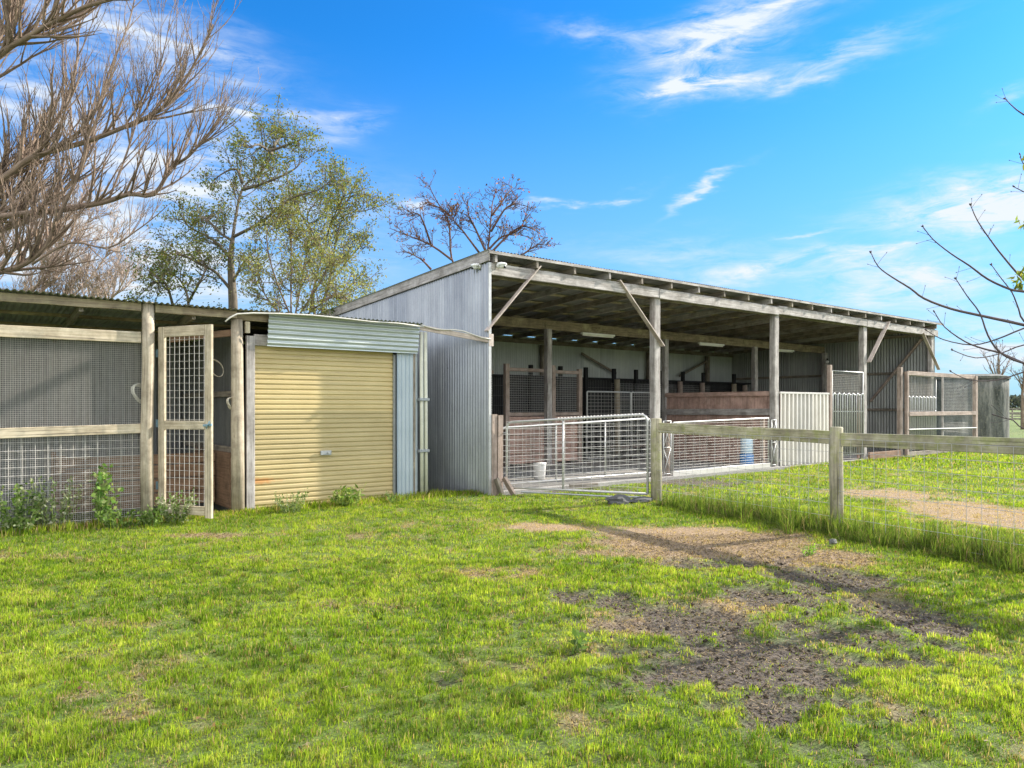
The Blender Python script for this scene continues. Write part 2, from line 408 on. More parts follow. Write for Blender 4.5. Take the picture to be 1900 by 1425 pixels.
def gz(X, Y):
    X = np.asarray(X, dtype=float); Y = np.asarray(Y, dtype=float)
    z = (fbm(X, Y, .55, 3)-.5)*.05+(fbm(X, Y, 2.4, 3)-.5)*.028
    near = sst(-2.5, -.4, Y)*sst(9.5, 8.5, Y)*sst(-9.5, -8, X)*sst(27, 25, X)
    z = z*(1-.75*near)-.02
    d, s = masks(X, Y); z = z-.035*d
    gap = sst(.6, 2.2, Y)*sst(.6, -.1, X)*sst(-14, -8, X)
    z = z-.22*gap
    inside = ((X > -.05) & (X < 18.4) & (Y > -.25) & (Y < 8.1))
    z = np.where(inside, np.minimum(z, -.06), z)
    R = np.hypot(X, Y)
    z = np.where(R > 45, z*np.clip(1-(R-45)/60, 0, 1), z)
    return z
def gz1(x, y): return float(gz(np.array([x]), np.array([y]))[0])
def axis(lo, hi, step, far):
    a = list(np.arange(lo, hi+1e-6, step)); st = step; x = a[-1]
    while x < far: st *= 1.35; x += st; a.append(x)
    st = step; x = a[0]; b = []
    while x > -far: st *= 1.35; x -= st; b.append(x)
    return np.array(b[::-1]+a)
ax = axis(-11, 9, .09, 4000.); ay = axis(-11, 3, .09, 4000.)
XX, YY = np.meshgrid(ax, ay, indexing='ij'); ZZ = gz(XX, YY)
D0, S0 = masks(XX, YY)
nx, ny = XX.shape
idx = np.arange(nx*ny).reshape(nx, ny)
q = np.stack([idx[:-1, :-1], idx[1:, :-1], idx[1:, 1:], idx[:-1, 1:]], -1).reshape(-1)
colr = np.stack([D0.ravel(), S0.ravel(), 0*D0.ravel()], -1)
o = np_mesh('ground', np.stack([XX.ravel(), YY.ravel(), ZZ.ravel()], -1), np.full((nx-1)*(ny-1), 4), q, M['ground'], colr)
o.data.polygons.foreach_set('use_smooth', [True]*len(o.data.polygons))
tag(o, kind='structure')
# ---------------------------------------------------------------- grass blades (uncountable)
def blades(name, X, Y, h, w, col, mat, seg=1, lean=.5, z=None, label=None, kind='stuff', cat='grass', parent=None):
    n = len(X); Z = gz(X, Y)-.004 if z is None else z
    th = RNG.random(n)*2*np.pi; ph = RNG.random(n)*2*np.pi
    le = np.abs(RNG.normal(0, lean, n)); lx = np.cos(ph)*le*h; ly = np.sin(ph)*le*h; up = h*np.sqrt(np.clip(1-np.minimum(le, .95)**2, .08, 1))
    wx = np.cos(th)*w/2; wy = np.sin(th)*w/2
    b0 = np.stack([X-wx, Y-wy, Z], -1); b1 = np.stack([X+wx, Y+wy, Z], -1)
    tip = np.stack([X+lx, Y+ly, Z+up], -1)
    if seg == 1:
        V = np.stack([b0, b1, tip], 1).reshape(-1, 3); k = 3
        loops = np.arange(n*3); sizes = np.full(n, 3)
    else:
        mx = X+lx*.32; my = Y+ly*.32; mz = Z+up*.62
        m0 = np.stack([mx-wx*.8, my-wy*.8, mz], -1); m1 = np.stack([mx+wx*.8, my+wy*.8, mz], -1)
        V = np.stack([b0, b1, m1, m0, tip], 1).reshape(-1, 3); k = 5
        base = np.arange(n)[:, None]*5
        loops = (base+np.array([0, 1, 2, 3, 3, 2, 4])[None, :]).reshape(-1); sizes = np.tile([4, 3], n)
    cc = np.repeat(col, k, axis=0)
    ob = np_mesh(name, V, sizes, loops, mat, cc, parent)
    return ob
def sample(z0, z1, dens):
    area = .8*(z1*z1-z0*z0); n = int(area*dens)
    Z = np.sqrt(RNG.random(n)*(z1*z1-z0*z0)+z0*z0); r = (RNG.random(n)*2-1)*.8*Z
    X = c_*r+s_*Z+CX; Y = -s_*r+c_*Z+CY; return X, Y, Z
def grass_keep(X, Y):
    inside = (X > -.02) & (X < 18.5) & (Y > -.12) & (Y < 8.2)
    apron = (X > .1) & (X < 9.2) & (Y > -.45+.25*(vn(X, Y, 3.)-.5)) & (Y < 8.2)
    lean = (X < -1.3) & (Y > .52) & (Y < 5)
    return ~(inside | lean | apron)
def grass_col(X, Y, s, d):
    n = len(X); a = .45*fbm(X, Y, 1.1, 3)+.55*fbm(X+7, Y, 6.5, 3); b = RNG.random(n)
    g1 = np.array([.12, .22, .016]); g2 = np.array([.36, .48, .035]); g3 = np.array([.62, .64, .12])
    t = np.clip((a-.3)*1.6+(b-.5)*.7, 0, 1)[:, None]
    col = np.where(t < .5, g1+(g2-g1)*t*2, g2+(g3-g2)*(t-.5)*2)
    straw = np.array([.48, .36, .18])*(0.6+.7*RNG.random(n))[:, None]
    dk = (sst(.55, .68, .5*fbm(X+80, Y, 7., 2)+.5*fbm(X, Y+80, 2., 2))*.5)[:, None]; col = col*(1-dk)+np.array([.055, .13, .025])*dk
    sp = (fbm(X+13, Y+31, 22., 2) > .69)[:, None]; col = np.where(sp, col*.45, col)
    f = (RNG.random(n) < s*.92+.09)[:, None]
    col = np.where(f, straw, col)
    f2 = (RNG.random(n) < .02)[:, None]
    return np.where(f2, np.array([.30, .16, .07]), col)*(.75+.5*RNG.random(n))[:, None]
allb = []
for (z0, z1, dens, hh, ww, seg) in [(2.5, 4.6, 17000, .033, .0038, 2), (4.6, 7.5, 10000, .034, .0054, 2), (7.5, 12, 4600, .038, .009, 1), (12, 18, 1300, .04, .016, 1), (18, 34, 330, .06, .034, 1)]:
    X, Y, Z = sample(z0, z1, dens)
    d, s = masks(X, Y); tuft = .35*fbm(X+9, Y-4, 5.5, 3)+.65*fbm(X-3, Y+8, 15., 2)
    keep = grass_keep(X, Y) & (RNG.random(len(X)) < (1-.90*d)*(1-.35*s)*np.clip(.45+2.2*(tuft-.26), .32, 1))
    X, Y, Z, d, s, tuft = X[keep], Y[keep], Z[keep], d[keep], s[keep], tuft[keep]
    h = hh*(.38+3.3*np.clip(tuft-.12, 0, 1)**2)*(.5+.9*RNG.random(len(X)))*(1-.55*s)*(1-.5*d)
    if seg not in [a[0] for a in allb]: allb.append([seg, [], [], [], [], []])
    rec = [a for a in allb if a[0] == seg][0]
    rec[1].append(X); rec[2].append(Y); rec[3].append(h); rec[4].append(ww*(.6+.8*RNG.random(len(X)))); rec[5].append(grass_col(X, Y, s, d))
for seg, X, Y, h, w, c in allb:
    ob = blades('short_grass' if seg == 2 else 'paddock_grass', np.concatenate(X), np.concatenate(Y), np.concatenate(h), np.concatenate(w), np.concatenate(c), M['grass'], seg, .62)
    tag(ob, 'short bright green lawn grass covering the near ground' if seg == 2 else 'green grass covering the ground up to the sheds and the paddock', 'grass', kind='stuff')
# straw / clods lying on worn soil
X, Y, Z = sample(2.6, 9, 2000); d, s = masks(X, Y); keep = (RNG.random(len(X)) < np.maximum(d, s)*.9) & grass_keep(X, Y)
X, Y = X[keep], Y[keep]; n = len(X)
L = .005+.018*RNG.random(n)**1.5; th = RNG.random(n)*6.28; wv = .0014+.0022*RNG.random(n); Zg = gz(X, Y)+.004+.012*RNG.random(n)
dx, dy = np.cos(th)*L, np.sin(th)*L; px_, py_ = -np.sin(th)*wv, np.cos(th)*wv; tl = (RNG.random(n)-.5)*.012
V = np.stack([np.stack([X-dx-px_, Y-dy-py_, Zg-tl], -1), np.stack([X+dx-px_, Y+dy-py_, Zg+tl], -1), np.stack([X+dx+px_, Y+dy+py_, Zg+tl+.002], -1), np.stack([X-dx+px_, Y-dy+py_, Zg-tl+.002], -1)], 1).reshape(-1, 3)
cc = np.repeat(np.array([.50, .39, .26])*(.10+.95*RNG.random(n)**1.6)[:, None], 4, 0)
ob = np_mesh('straw_litter', V, np.full(n, 4), np.arange(4*n), M['grass'], cc)
tag(ob, 'dry straw and dead stalks scattered over the worn soil', 'straw', kind='stuff')
# clods of trampled earth
X, Y, Z = sample(2.7, 9, 420); d, s = masks(X, Y); keep = (RNG.random(len(X)) < d) & grass_keep(X, Y)
X, Y = X[keep], Y[keep]; n = len(X)
ov = np.array([[1, 0, 0], [0, 1, 0], [-1, 0, 0], [0, -1, 0], [0, 0, 1.], [0, 0, -1]]); of = np.array([[0, 1, 4], [1, 2, 4], [2, 3, 4], [3, 0, 4], [1, 0, 5], [2, 1, 5], [3, 2, 5], [0, 3, 5]])
sz = (.004+.016*RNG.random(n)**2)[:, None, None]
V = ov[None]*sz*(.6+.8*RNG.random((n, 6, 1)))*np.array([1.3, 1, .8]); an = RNG.random(n)*6.28
Vx = V[..., 0]*np.cos(an)[:, None]-V[..., 1]*np.sin(an)[:, None]; Vy = V[..., 0]*np.sin(an)[:, None]+V[..., 1]*np.cos(an)[:, None]
V = np.stack([Vx+X[:, None], Vy+Y[:, None], V[..., 2]+gz(X, Y)[:, None]], -1).reshape(-1, 3)
lo = (np.arange(n)[:, None, None]*6+of[None]).reshape(-1)
cc = np.repeat(np.array([.13, .105, .08])*(.5+1.1*RNG.random(n))[:, None], 6, 0)
ob = np_mesh('soil_clods', V, np.full(n*8, 3), lo, M['grass'], cc); tag(ob, 'small dark clods of trampled soil', 'soil', kind='stuff')
# long rank grass along the near fence
PA = Vector((1.63, -2.53)); PB = Vector((1.11, -5.92)); FD = (PB-PA).normalized()
def clumps(n, a, b, spread, hmin, hmax, bl):
    xs, ys, hs = [], [], []
    FN = Vector((-FD.y, FD.x))
    for i in range(n):
        t = a+(b-a)*random.random(); p = PA+FD*t+FN*random.gauss(0, spread)
        k = int(bl*random.uniform(.5, 1.4)); hb = (hmin+(hmax-hmin)*random.random()**1.4)*(.6+.6*mnoise.noise(Vector((t*2.3, 1, 0)))+.45*min(1, t/2.))
        R_ = random.uniform(.02, .07)
        xs.append(RNG.normal(p.x, R_, k)); ys.append(RNG.normal(p.y, R_, k)); hs.append(hb*(.4+.8*RNG.random(k)))
    return np.concatenate(xs), np.concatenate(ys), np.concatenate(hs)
X, Y, h = clumps(760, .35, 7.2, .20, .06, .36, 50); n = len(X)
t = RNG.random(n)[:, None]
col = np.array([.045, .09, .014])*(1-t)+np.array([.22, .31, .05])*t
f = (RNG.random(n) < .16)[:, None]; col = np.where(f, np.array([.36, .28, .15])*(.4+.7*t), col)
ob = blades('long_grass', X, Y, h, .0045+.004*RNG.random(n), col, M['grass'], 2, .85)
tag(ob, 'long rank grass growing in a strip under the wire fence', 'long grass', kind='stuff')
# fringe of longer grass against the buildings
xs = np.concatenate([RNG.uniform(-9.5, -.0, 9000), RNG.uniform(9.3, 16, 3500)]); ys = np.concatenate([RNG.normal(.36, .07, 5500), RNG.normal(.2, .12, 3500), RNG.normal(-.18, .08, 3500)])
m_ = grass_keep(xs, ys) & ~((xs > -5.3) & (xs < -4.4) & (ys > .4)); xs, ys = xs[m_], ys[m_]
m_ = (xs < -.0) | (xs > 9.2); xs, ys = xs[m_], ys[m_]; n = len(xs)
ob = blades('edge_grass', xs, ys, .045+.10*RNG.random(n)*fbm(xs, ys, 1.5, 2)*1.6, .007+.005*RNG.random(n), grass_col(xs, ys, np.full(n, .15), 0), M['grass'], 2, .4)
tag(ob, 'fringe of uncut grass along the foot of the buildings', 'grass', kind='stuff')
# ---------------------------------------------------------------- open shed
SL = -.051                                   # roof fall per metre towards the back
def rz_(y): return 4.33+SL*y                 # underside of roof sheets
XB = [.10, 4.55, 9.12, 13.70, 18.30]
shed = thing('open_shed', 'long open fronted skillion shed of grey corrugated iron on timber posts', 'shed', (0, 0, 0))
b = MB(); b.sheet((0, -.08, -.35), (0, 1, 0), 8.1, (0, 0, 1), lambda a: (0, rz_(a)+.35-.02), (-1, 0, 0), wob=.006, rows=6, pitch=.088, amp=.022, steps=8)
g_ = b.build('gable_wall', M['gable'], shed, True)
b = MB(); b.sheet((18.42, 0, -.2), (0, 1, 0), 8.0, (0, 0, 1), lambda a: (0, rz_(a)+.2-.02), (1, 0, 0), rows=3, pitch=.1, amp=.02)
b.build('end_wall', M['gal_old'], shed, True)
b = MB(); b.sheet((0.02, 8.0, -.2), (1, 0, 0), 18.43, (0, 0, 1), 4.05, (0, 1, 0), rows=2)
b.build('back_wall', M['backwall'], shed, True)
b = MB(); b.sheet((-.10, -.14, rz_(-.14)+.012), (1, 0, 0), 18.85, (0, 1, SL), 8.5, (0, 0, 1), amp=.0105, steps=8, rows=4, wob=.01)
b.build('roof', M['roof_under'], shed, True)
b = MB(); b.bar((-.055, -.12, rz_(-.12)-.075), (-.055, 8.3, rz_(8.3)-.075), .03, .20); b.build('barge_board', M['wood_grey'], shed)
b = MB(); b.bar((-.012, -.082, -.3), (-.012, -.082, 4.14), .012, .06, (1, 0, 0)); b.build('corner_flashing', M['white_pipe'], shed)
for i, x in enumerate(XB):
    if i == 0:
        b = MB(); b.bar((.055, .22, -.1), (.055, .22, 3.92), .07, .10, (0, 1, 0)); b.build('post', M['wood_grey'], shed)
    elif i == 4:
        b = MB(); b.bar((x, .08, -.1), (x, .08, 3.92), .16, .14, (0, 1, 0), jit=.004); b.build('post', M['wood_grey'], shed)
    else:
        b = MB(); b.bar((x, .06, -.1), (x, .06, 4.09 if i == 1 else 3.93), .19, .17, (0, 1, 0), jit=.005); b.build('post', M['wood_grey'], shed)
for i in range(4):                           # front beam, one length per bay
    x0 = -.0 if i == 0 else XB[i]+.0; x1 = XB[i+1] if i < 3 else 18.5
    z = 4.035-.02*(i % 2)
    b = MB(); b.bar((x0+.004, -.046-.006*(i % 2), z), (x1-.004, -.046-.006*(i % 2), z-.01), .06, .21, jit=.004); b.build('front_beam', M['wood_grey'], shed)
b = MB(); b.bar((.02, .17, 3.99), (18.4, .17, 3.99), .05, .16); b.build('front_beam', M['wood_dark'], shed)
b = MB(); b.bar((-.08, -.155, rz_(-.14)-.03), (18.7, -.155, rz_(-.14)-.03), .025, .05); b.build('fascia_batten', M['wood_grey'], shed)
for i in range(20):                          # rafters with tails over the front beam
    x = .09+.955*i; x = min(x, 18.33)
    b = MB(); b.bar((x, -.135-.02*random.random(), rz_(-.12)-.12), (x, 8.05, rz_(8.05)-.12), .05, .135); b.build('rafter', M['wood_grey'] if i % 3 == 0 else M['wood_dark'], shed)
for j in range(9):
    y = .45+.93*j
    b = MB(); b.bar((.03, y, rz_(y)-.03), (18.4, y, rz_(y)-.03), .09, .045); b.build('batten', M['wood_pine'], shed)
for k in range(4):
    b = MB(); b.bar((.02+4.6*k, 3.9, 3.70), (4.61+4.6*k, 3.9, 3.70-.005*k), .09, .25, jit=.006); b.build('middle_beam', M['wood_beam'], shed)
b = MB(); b.bar((.02, 7.93, 3.70), (18.4, 7.93, 3.70), .06, .14); b.build('rear_beam', M['wood_dark'], shed)
for x in (4.65, 9.25, 13.8, 18.25):
    b = MB(); b.bar((x, 3.78, -.05), (x, 3.78, 3.57), .17, .15, (0, 1, 0), jit=.005); b.build('middle_post', M['wood_grey'], shed)
for x in (4.6, 7.9, 13.1, 16.6):
    b = MB(); b.bar((x, 7.85, -.05), (x, 7.85, 3.6), .16, .14, (0, 1, 0)); b.build('rear_post', M['wood_dark'], shed)
def fp(px, py, y=-.14):
    x = xat(px, y); Zc = s_*(x-CX)+c_*(y-CY); return Vector((x, y, H+(755-py)*Zc/F))
for (a, q_, hh) in [((1001, 494), (902, 614), .11), ((1148, 520), (1230, 642), .11), ((1648, 597), (1612, 672), .13), ((1712, 618), (1742, 686), .10)]:
    b = MB(); b.bar(fp(*a, y=-.077), fp(*q_, y=-.077), .024, hh, (0, 1, 0)); 
    b.v = b.v; ob = b.build('brace', M['wood_pink'], shed)
# rear wall diagonals
b = MB(); b.bar((9.6, 7.8, 3.4), (11.3, 7.8, 2.75), .05, .08); b.build('rear_brace', M['wood_dark'], shed)
b = MB(); b.bar((14.8, 7.8, 2.75), (16.5, 7.8, 3.4), .05, .08); b.build('rear_brace', M['wood_dark'], shed)
# end wall girts and brace (inside face)
for z in (1.45, 2.72, 3.98):
    b = MB(); b.bar((18.37, .2, z), (18.37, 7.8, z), .05, .09); b.build('girt', M['wood_dark'], shed)
b = MB(); y0 = yat(1618, 18.3); b.bar((18.31, .35, 3.85), (18.31, yat(1615, 18.3), 1.75), .05, .13, (1, 0, 0)); b.build('wall_brace', M['wood_brown'], shed)
# floor slab
b = MB(); b.bar((.05, 3.92, -.06), (9.2, 3.92, -.06), 8.0, .17, (0, 0, 1)); b.bar((9.21, 3.95, -.06), (18.38, 3.95, -.06), 8.0, .16, (0, 0, 1))
b.build('concrete_floor', M['concrete'], shed)
# two brown boards at the corner, in front of the gable end
for x0, y0, w in ((.075, -.085, .11), (.20, -.10, .11)):
    b = MB(); b.bar((x0, y0, -.05), (x0+.01, y0, 1.40+.04*random.random()), .035, w, (1, 0, 0)); b.build('corner_board', M['wood_brown'], shed)
# ---------------------------------------------------------------- board and cable across the gap
b = MB(); b.bar((-1.22, .46, 2.955), (.0, -.068, 2.74), .03, .09); 
tb = thing('spanning_board', 'pale weathered board bridging the gap between the low shed and the tall shed corner', 'board', (-1.2, .46, 2.9))
b.build('board', M['wood_pink'], tb)
b = MB(); b.bar((.015, -.082, 2.64), (.015, -.082, 2.86), .10, .020, (0, 1, 0)); b.build('end_plate', M['wood_pink'], tb)
b = MB(); pts = [Vector((-1.2, .42, 3.0))]
for k in range(1, 9):
    t = k/8; pts.append(Vector((-1.2+1.19*t, .42-.53*t, 3.0-.24*t-.045*math.sin(math.pi*t)*math.sin(t*7+.5))))
b.tube(pts, .012, 6); b.build('cable', M['conduit'], tb, True)
# ---------------------------------------------------------------- lean-to with mesh cage and roller door
YL = .5
lt = thing('low_shed', 'low corrugated roofed timber shed with a mesh cage bay and a cream roller door', 'shed', (-4.3, YL, 0))
RT = 3.0
b = MB(); b.sheet((-11., .22, RT-.012), (1, 0, 0), 9.82, (0, 1, -.06), 3.6, (0, 0, 1), amp=.0115, steps=8, rows=5, wob=.018); b.build('roof', M['gal_old'], lt, True)
for a_, q_ in (((-11, .34, 2.905), (-5.60, .34, 2.915)), ((-5.42, .345, 2.91), (-4.32, .345, 2.91)), ((-4.31, .43, 2.90), (-1.2, .43, 2.90))):
    b = MB(); b.bar(a_, q_, .05, .11, jit=.003); b.build('front_plate', M['wood_beam'], lt)
for x in (-9.6, -7.8, -6.3, -4.9, -3.2, -1.7):
    b = MB(); b.bar((x, .40, 2.86), (x, 3.7, 2.66), .05, .11); b.build('rafter', M['wood_dark'], lt)
for y in (1.3, 2.3, 3.3):
    b = MB(); b.bar((-11, y, 2.90-.06*(y-.2)), (-1.3, y, 2.90-.06*(y-.2)), .06, .045); b.build('batten', M['wood_beam'], lt)
xp = -5.51
b = MB(); b.tube([(xp, .38, -.12), (xp-.01, .38, 1.1), (xp+.01, .37, 2.2), (xp+.005, .37, 2.99)], [.085, .082, .08, .078], 12); b.build('round_post', M['wood_post'], lt, True)
x4 = -4.26
b = MB(); b.tube([(x4, .47, -.15), (x4-.01, .46, 1.2), (x4-.015, .46, 2.1), (x4-.02, .46, 2.85)], [.098, .095, .088, .085], 12); b.build('round_post', M['wood_post'], lt, True)
b = MB(); b.bar((x4+.175, .45, -.15), (x4+.175, .45, 2.62), .125, .06, (0, 1, 0)); b.build('square_post', M['wood_grey'], lt)
b = MB(); b.bar((x4+.13, .45, 2.66), (x4+.13, .45, 2.83), .07, .06, (0, 1, 0)); b.build('packer', M['wood_pine'], lt)
b = MB(); b.bar((-9.6, .40, 2.48), (xp-.08, .40, 2.505), .05, .15); b.build('cage_rail', M['wood_pine'], lt)
b = MB(); b.bar((-9.6, .40, 1.17), (xp-.08, .40, 1.255), .05, .13); b.build('cage_rail', M['wood_pine'], lt)
b = MB(); b.bar((-8.3, .42, -.1), (-8.3, .42, 2.9), .12, .12, (0, 1, 0)); b.build('cage_post', M['wood_post'], lt)
b = MB(); b.wires((-9.6, .44, -.02), (1, 0, 0), 4.05, (0, 0, 1), 2.45, .0262, .0262, .0022, sides=3); b.build('fine_mesh', M['wire_white'], lt)
b = MB(); b.wires((-9.6, .425, -.05), (1, 0, 0), 4.05, (0, 0, 1), 1.25, .138, .10, .0032, .004); b.build('coarse_mesh', M['wire_white'], lt)
# inside walls
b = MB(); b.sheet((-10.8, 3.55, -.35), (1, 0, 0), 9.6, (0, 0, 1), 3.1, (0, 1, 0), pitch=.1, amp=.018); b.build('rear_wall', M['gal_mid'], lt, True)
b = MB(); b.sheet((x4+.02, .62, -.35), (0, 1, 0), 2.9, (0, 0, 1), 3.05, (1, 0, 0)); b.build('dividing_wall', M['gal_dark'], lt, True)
b = MB(); b.bar((x4-.07, .60, .44), (x4-.07, 2.6, .44), .03, .84); b.build('lower_boards', M['wood_bin'], lt)
for z in (.9, 1.75):
    b = MB(); b.bar((x4-.03, .6, z), (x4-.03, 3.5, z), .05, .09); b.build('dividing_girt', M['wood_dark'], lt)
b = MB(); b.sheet((-1.24, .52, -.35), (0, 1, 0), 3.0, (0, 0, 1), 3.2, (1, 0, 0)); b.build('side_wall', M['gal_old'], lt, True)
# sagging timber above the doorway
b = MB(); b.bar((-5.1, .95, 2.55), (-4.32, .52, 2.66), .05, .10, jit=.01); b.build('cross_piece', M['wood_bin'], lt)
# strip beside the roller door, bearer, valance
b = MB(); b.sheet((xat(736, .46), .46, -.1), (1, 0, 0), .42, (0, 0, 1), 2.62, (0, -1, 0), rows=2, wob=.01); b.build('side_strip', M['blue_strip'], lt, True)
b = MB(); b.bar((x4+.25, .52, 2.57), (-1.25, .52, 2.57), .05, .17); b.build('lintel', M['wood_grey'], lt)
b = MB(); b.bar((-1.24, .49, -.1), (-1.24, .49, 2.95), .07, .07, (0, 1, 0)); b.build('corner_post', M['wood_dark'], lt)
b = MB(); xv0 = xat(499, .36); xv1 = xat(779, .36)
b.sheet((xv0, .355, 2.985), (0, .05, -1), .51, (1, 0, 0), lambda a: (0-a*.04, xv1-xv0-a*.06), (0, -1, -.05), pitch=.0762, amp=.010, steps=10, rows=8, wob=.008)
b.build('valance', M['gal_bright'], lt, True)
# roller door
rd0, rd1 = xat(463, .54), xat(729, .54)
def rprof(t): return -1. if t < .2 else (-1+2*(t-.2)/.12 if t < .32 else (1. if t < .88 else 1-2*(t-.88)/.12))
b = MB(); b.sheet((rd0, .55, -.05), (0, 0, 1), 2.58, (1, 0, 0), rd1-rd0, (0, -1, 0), pitch=.0775, amp=.0085, steps=10, rows=10, prof=rprof, wob=.006)
door = b.build('roller_door', M['roller'], lt)
hx = xat(604, .53); hz = H+(755-840)*(s_*(hx-CX)+c_*(.53-CY))/F
b = MB(); b.bar((hx-.09, .515, hz), (hx+.09, .515, hz), .02, .07, (0, 0, 1)); b.tube([(hx+.04, .50, hz), (hx+.04, .485, hz)], .016, 8); b.build('door_lock', M['steel'], door)
for x_, w_ in ((rd0-.01, .03), (rd1+.02, .05)):
    b = MB(); b.bar((x_, .525, -.05), (x_, .525, 2.45), w_, .05, (1, 0, 0)); b.build('door_track', M['steel'], lt)
# conduit along the eave
b = MB(); cp = [(418, 594), (427, 586), (440, 579.5), (470, 578), (520, 579), (580, 582), (640, 588), (690, 594), (740, 597), (786, 603)]
b.tube([fp(x, y+3, y=.20) for x, y in cp], .012, 8); b.build('eave_conduit', M['conduit'], lt, True)
# down pipes
dp = thing('downpipe', 'cream double downpipe strapped to the corner of the low shed', 'downpipe', (-1.12, .42, 0))
for dx in (0, .085):
    b = MB(); b.tube([(-1.13+dx, .40, -.1), (-1.13+dx, .405, 1.2), (-1.14+dx, .41, 2.86)], .033, 12); b.build('pipe', M['pvc'], dp, True)
for z in (.78, 1.68):
    b = MB(); b.bar((-1.20, .40, z), (-1.0, .40, z), .09, .05, (0, 0, 1)); b.build('bracket', M['steel'], dp)
# cage door, standing open
hp = Vector((-5.36, .40)); lp = hp+Vector((.485, -.829))*1.0
cd = thing('cage_door', 'open timber framed mesh door hinged on the round post', 'door', (hp.x, hp.y, 0))
dv = (lp-hp).normalized(); dvn = Vector((-dv.y, dv.x))
def dpt(t, z, off=0): q_ = hp+dv*t+dvn*off; return Vector((q_.x, q_.y, z))
zb, zt = .09, 2.66; WD = .96
for t, nm in ((.06, 'stile'), (WD-.055, 'stile')):
    b = MB(); b.bar(dpt(t, zb-.04), dpt(t, zt), .04, .115, (dv.x, dv.y, 0)); b.build(nm, M['wood_pine'], cd)
for z0_, hh in ((zt-.07, .14), (1.30, .12), (zb+.05, .12)):
    b = MB(); b.bar(dpt(.121, z0_), dpt(WD-.116, z0_), .038, hh); b.build('cross_rail', M['wood_pine'], cd)
b = MB(); b.wires(dpt(.08, zb+.08, .03), Vector((dv.x, dv.y, 0)), WD-.16, Vector((0, 0, 1)), zt-zb-.16, .085, .10, .0027, .002); b.build('wire_mesh', M['wire_white'], cd)
for z in (.45, 1.32, 2.30):
    b = MB(); b.bar(dpt(-.07, z, .02), dpt(.05, z, .02), .02, .11); b.tube([dpt(-.0, z-.07, .035), dpt(0, z+.07, .035)], .012, 8); b.build('hinge', M['hinge'], cd)
b = MB(); b.bar(dpt(WD-.12, 1.30, -.035), dpt(WD+.03, 1.31, -.035), .015, .03); b.tube([dpt(WD-.06, 1.26, -.045), dpt(WD-.02, 1.31, -.055), dpt(WD-.0, 1.36, -.045)], .009, 6); b.build('latch', M['hinge'], cd)
# things inside the cage
tb = thing('timber_bin', 'low red brown boarded bin on the floor inside the mesh cage', 'bin', (-5.3, 1.7, 0))
for k, z in enumerate((.15, .36, .57, .76)):
    b = MB(); b.bar((-6.4, 1.25, z), (x4-.12, 1.25, z+.01), .03, .195 if k < 3 else .15); b.build('front_board', M['wood_bin'], tb)
b = MB(); b.bar((-6.42, 1.25, 0), (-6.42, 1.25, .86), .06, .06, (0, 1, 0)); b.build('corner_upright', M['wood_bin'], tb); b = MB(); b.bar((-6.42, 2.4, 0), (-6.42, 2.4, .86), .06, .06, (0, 1, 0)); b.build('corner_upright', M['wood_bin'], tb)
b = MB(); b.bar((-6.42, 1.29, .42), (-6.42, 2.4, .42), .03, .8); b.build('end_board', M['wood_bin'], tb)
def coil(name, label, c, r, nrm, mat, turns=4, rr=.008):
    b = MB(); nrm = Vector(nrm).normalized(); a = nrm.orthogonal().normalized(); q = nrm.cross(a); pts = []
    for i in range(turns*20+1):
        t = i/20*2*math.pi; R_ = r*(1+.10*math.sin(i*.37)+.05*math.sin(i*.9))
        pts.append(Vector(c)+a*math.cos(t)*R_*.62+q*math.sin(t)*R_+nrm*(i/(turns*20)*.05))
    b.tube(pts, rr, 5); o = b.build(name, mat, None, True, at=c); tag(o, label, 'rope'); return o
coil('hanging_rope', 'small pale coil of rope hanging on the post beside the doorway', (x4-.10, .50, 1.60), .10, (.5, -1, 0), M['rope'], 3, .009)
coil('wire_coil', 'thin pale loop hanging high inside the dark doorway', (x4-.22, .85, 2.15), .15, (.3, -1, 0), M['rope'], 2, .006)
coil('hose_coil', 'pale coil hung behind the fine mesh near the round post', (-5.57, .52, 1.73), .15, (.3, -1, 0), M['conduit'], 4, .011)
# ---------------------------------------------------------------- gates
def rounded_frame(b, O, A, L, z0, z1, z1b=None, r=.021, cr=.12, sides=8, lower=True):
    O = Vector(O); A = Vector(A).normalized(); z1b = z1 if z1b is None else z1b; U = Vector((0, 0, 1)); pts = []
    pts.append(O+U*z0+A*0)
    pts.append(O+U*(z1-cr))
    for k in range(1, 5): t = k/5*math.pi/2; pts.append(O+U*(z1-cr+cr*math.sin(t))+A*(cr-cr*math.cos(t)))
    pts.append(O+U*z1+A*cr); pts.append(O+U*z1b+A*(L-cr))
    for k in range(1, 5): t = k/5*math.pi/2; pts.append(O+U*(z1b-cr+cr*math.cos(t))+A*(L-cr+cr*math.sin(t)))
    pts.append(O+U*(z1b-cr)+A*L); pts.append(O+U*z0+A*L)
    b.tube(pts, r, sides); b.tube([O+U*z0, O+U*z0+A*L], r, sides)
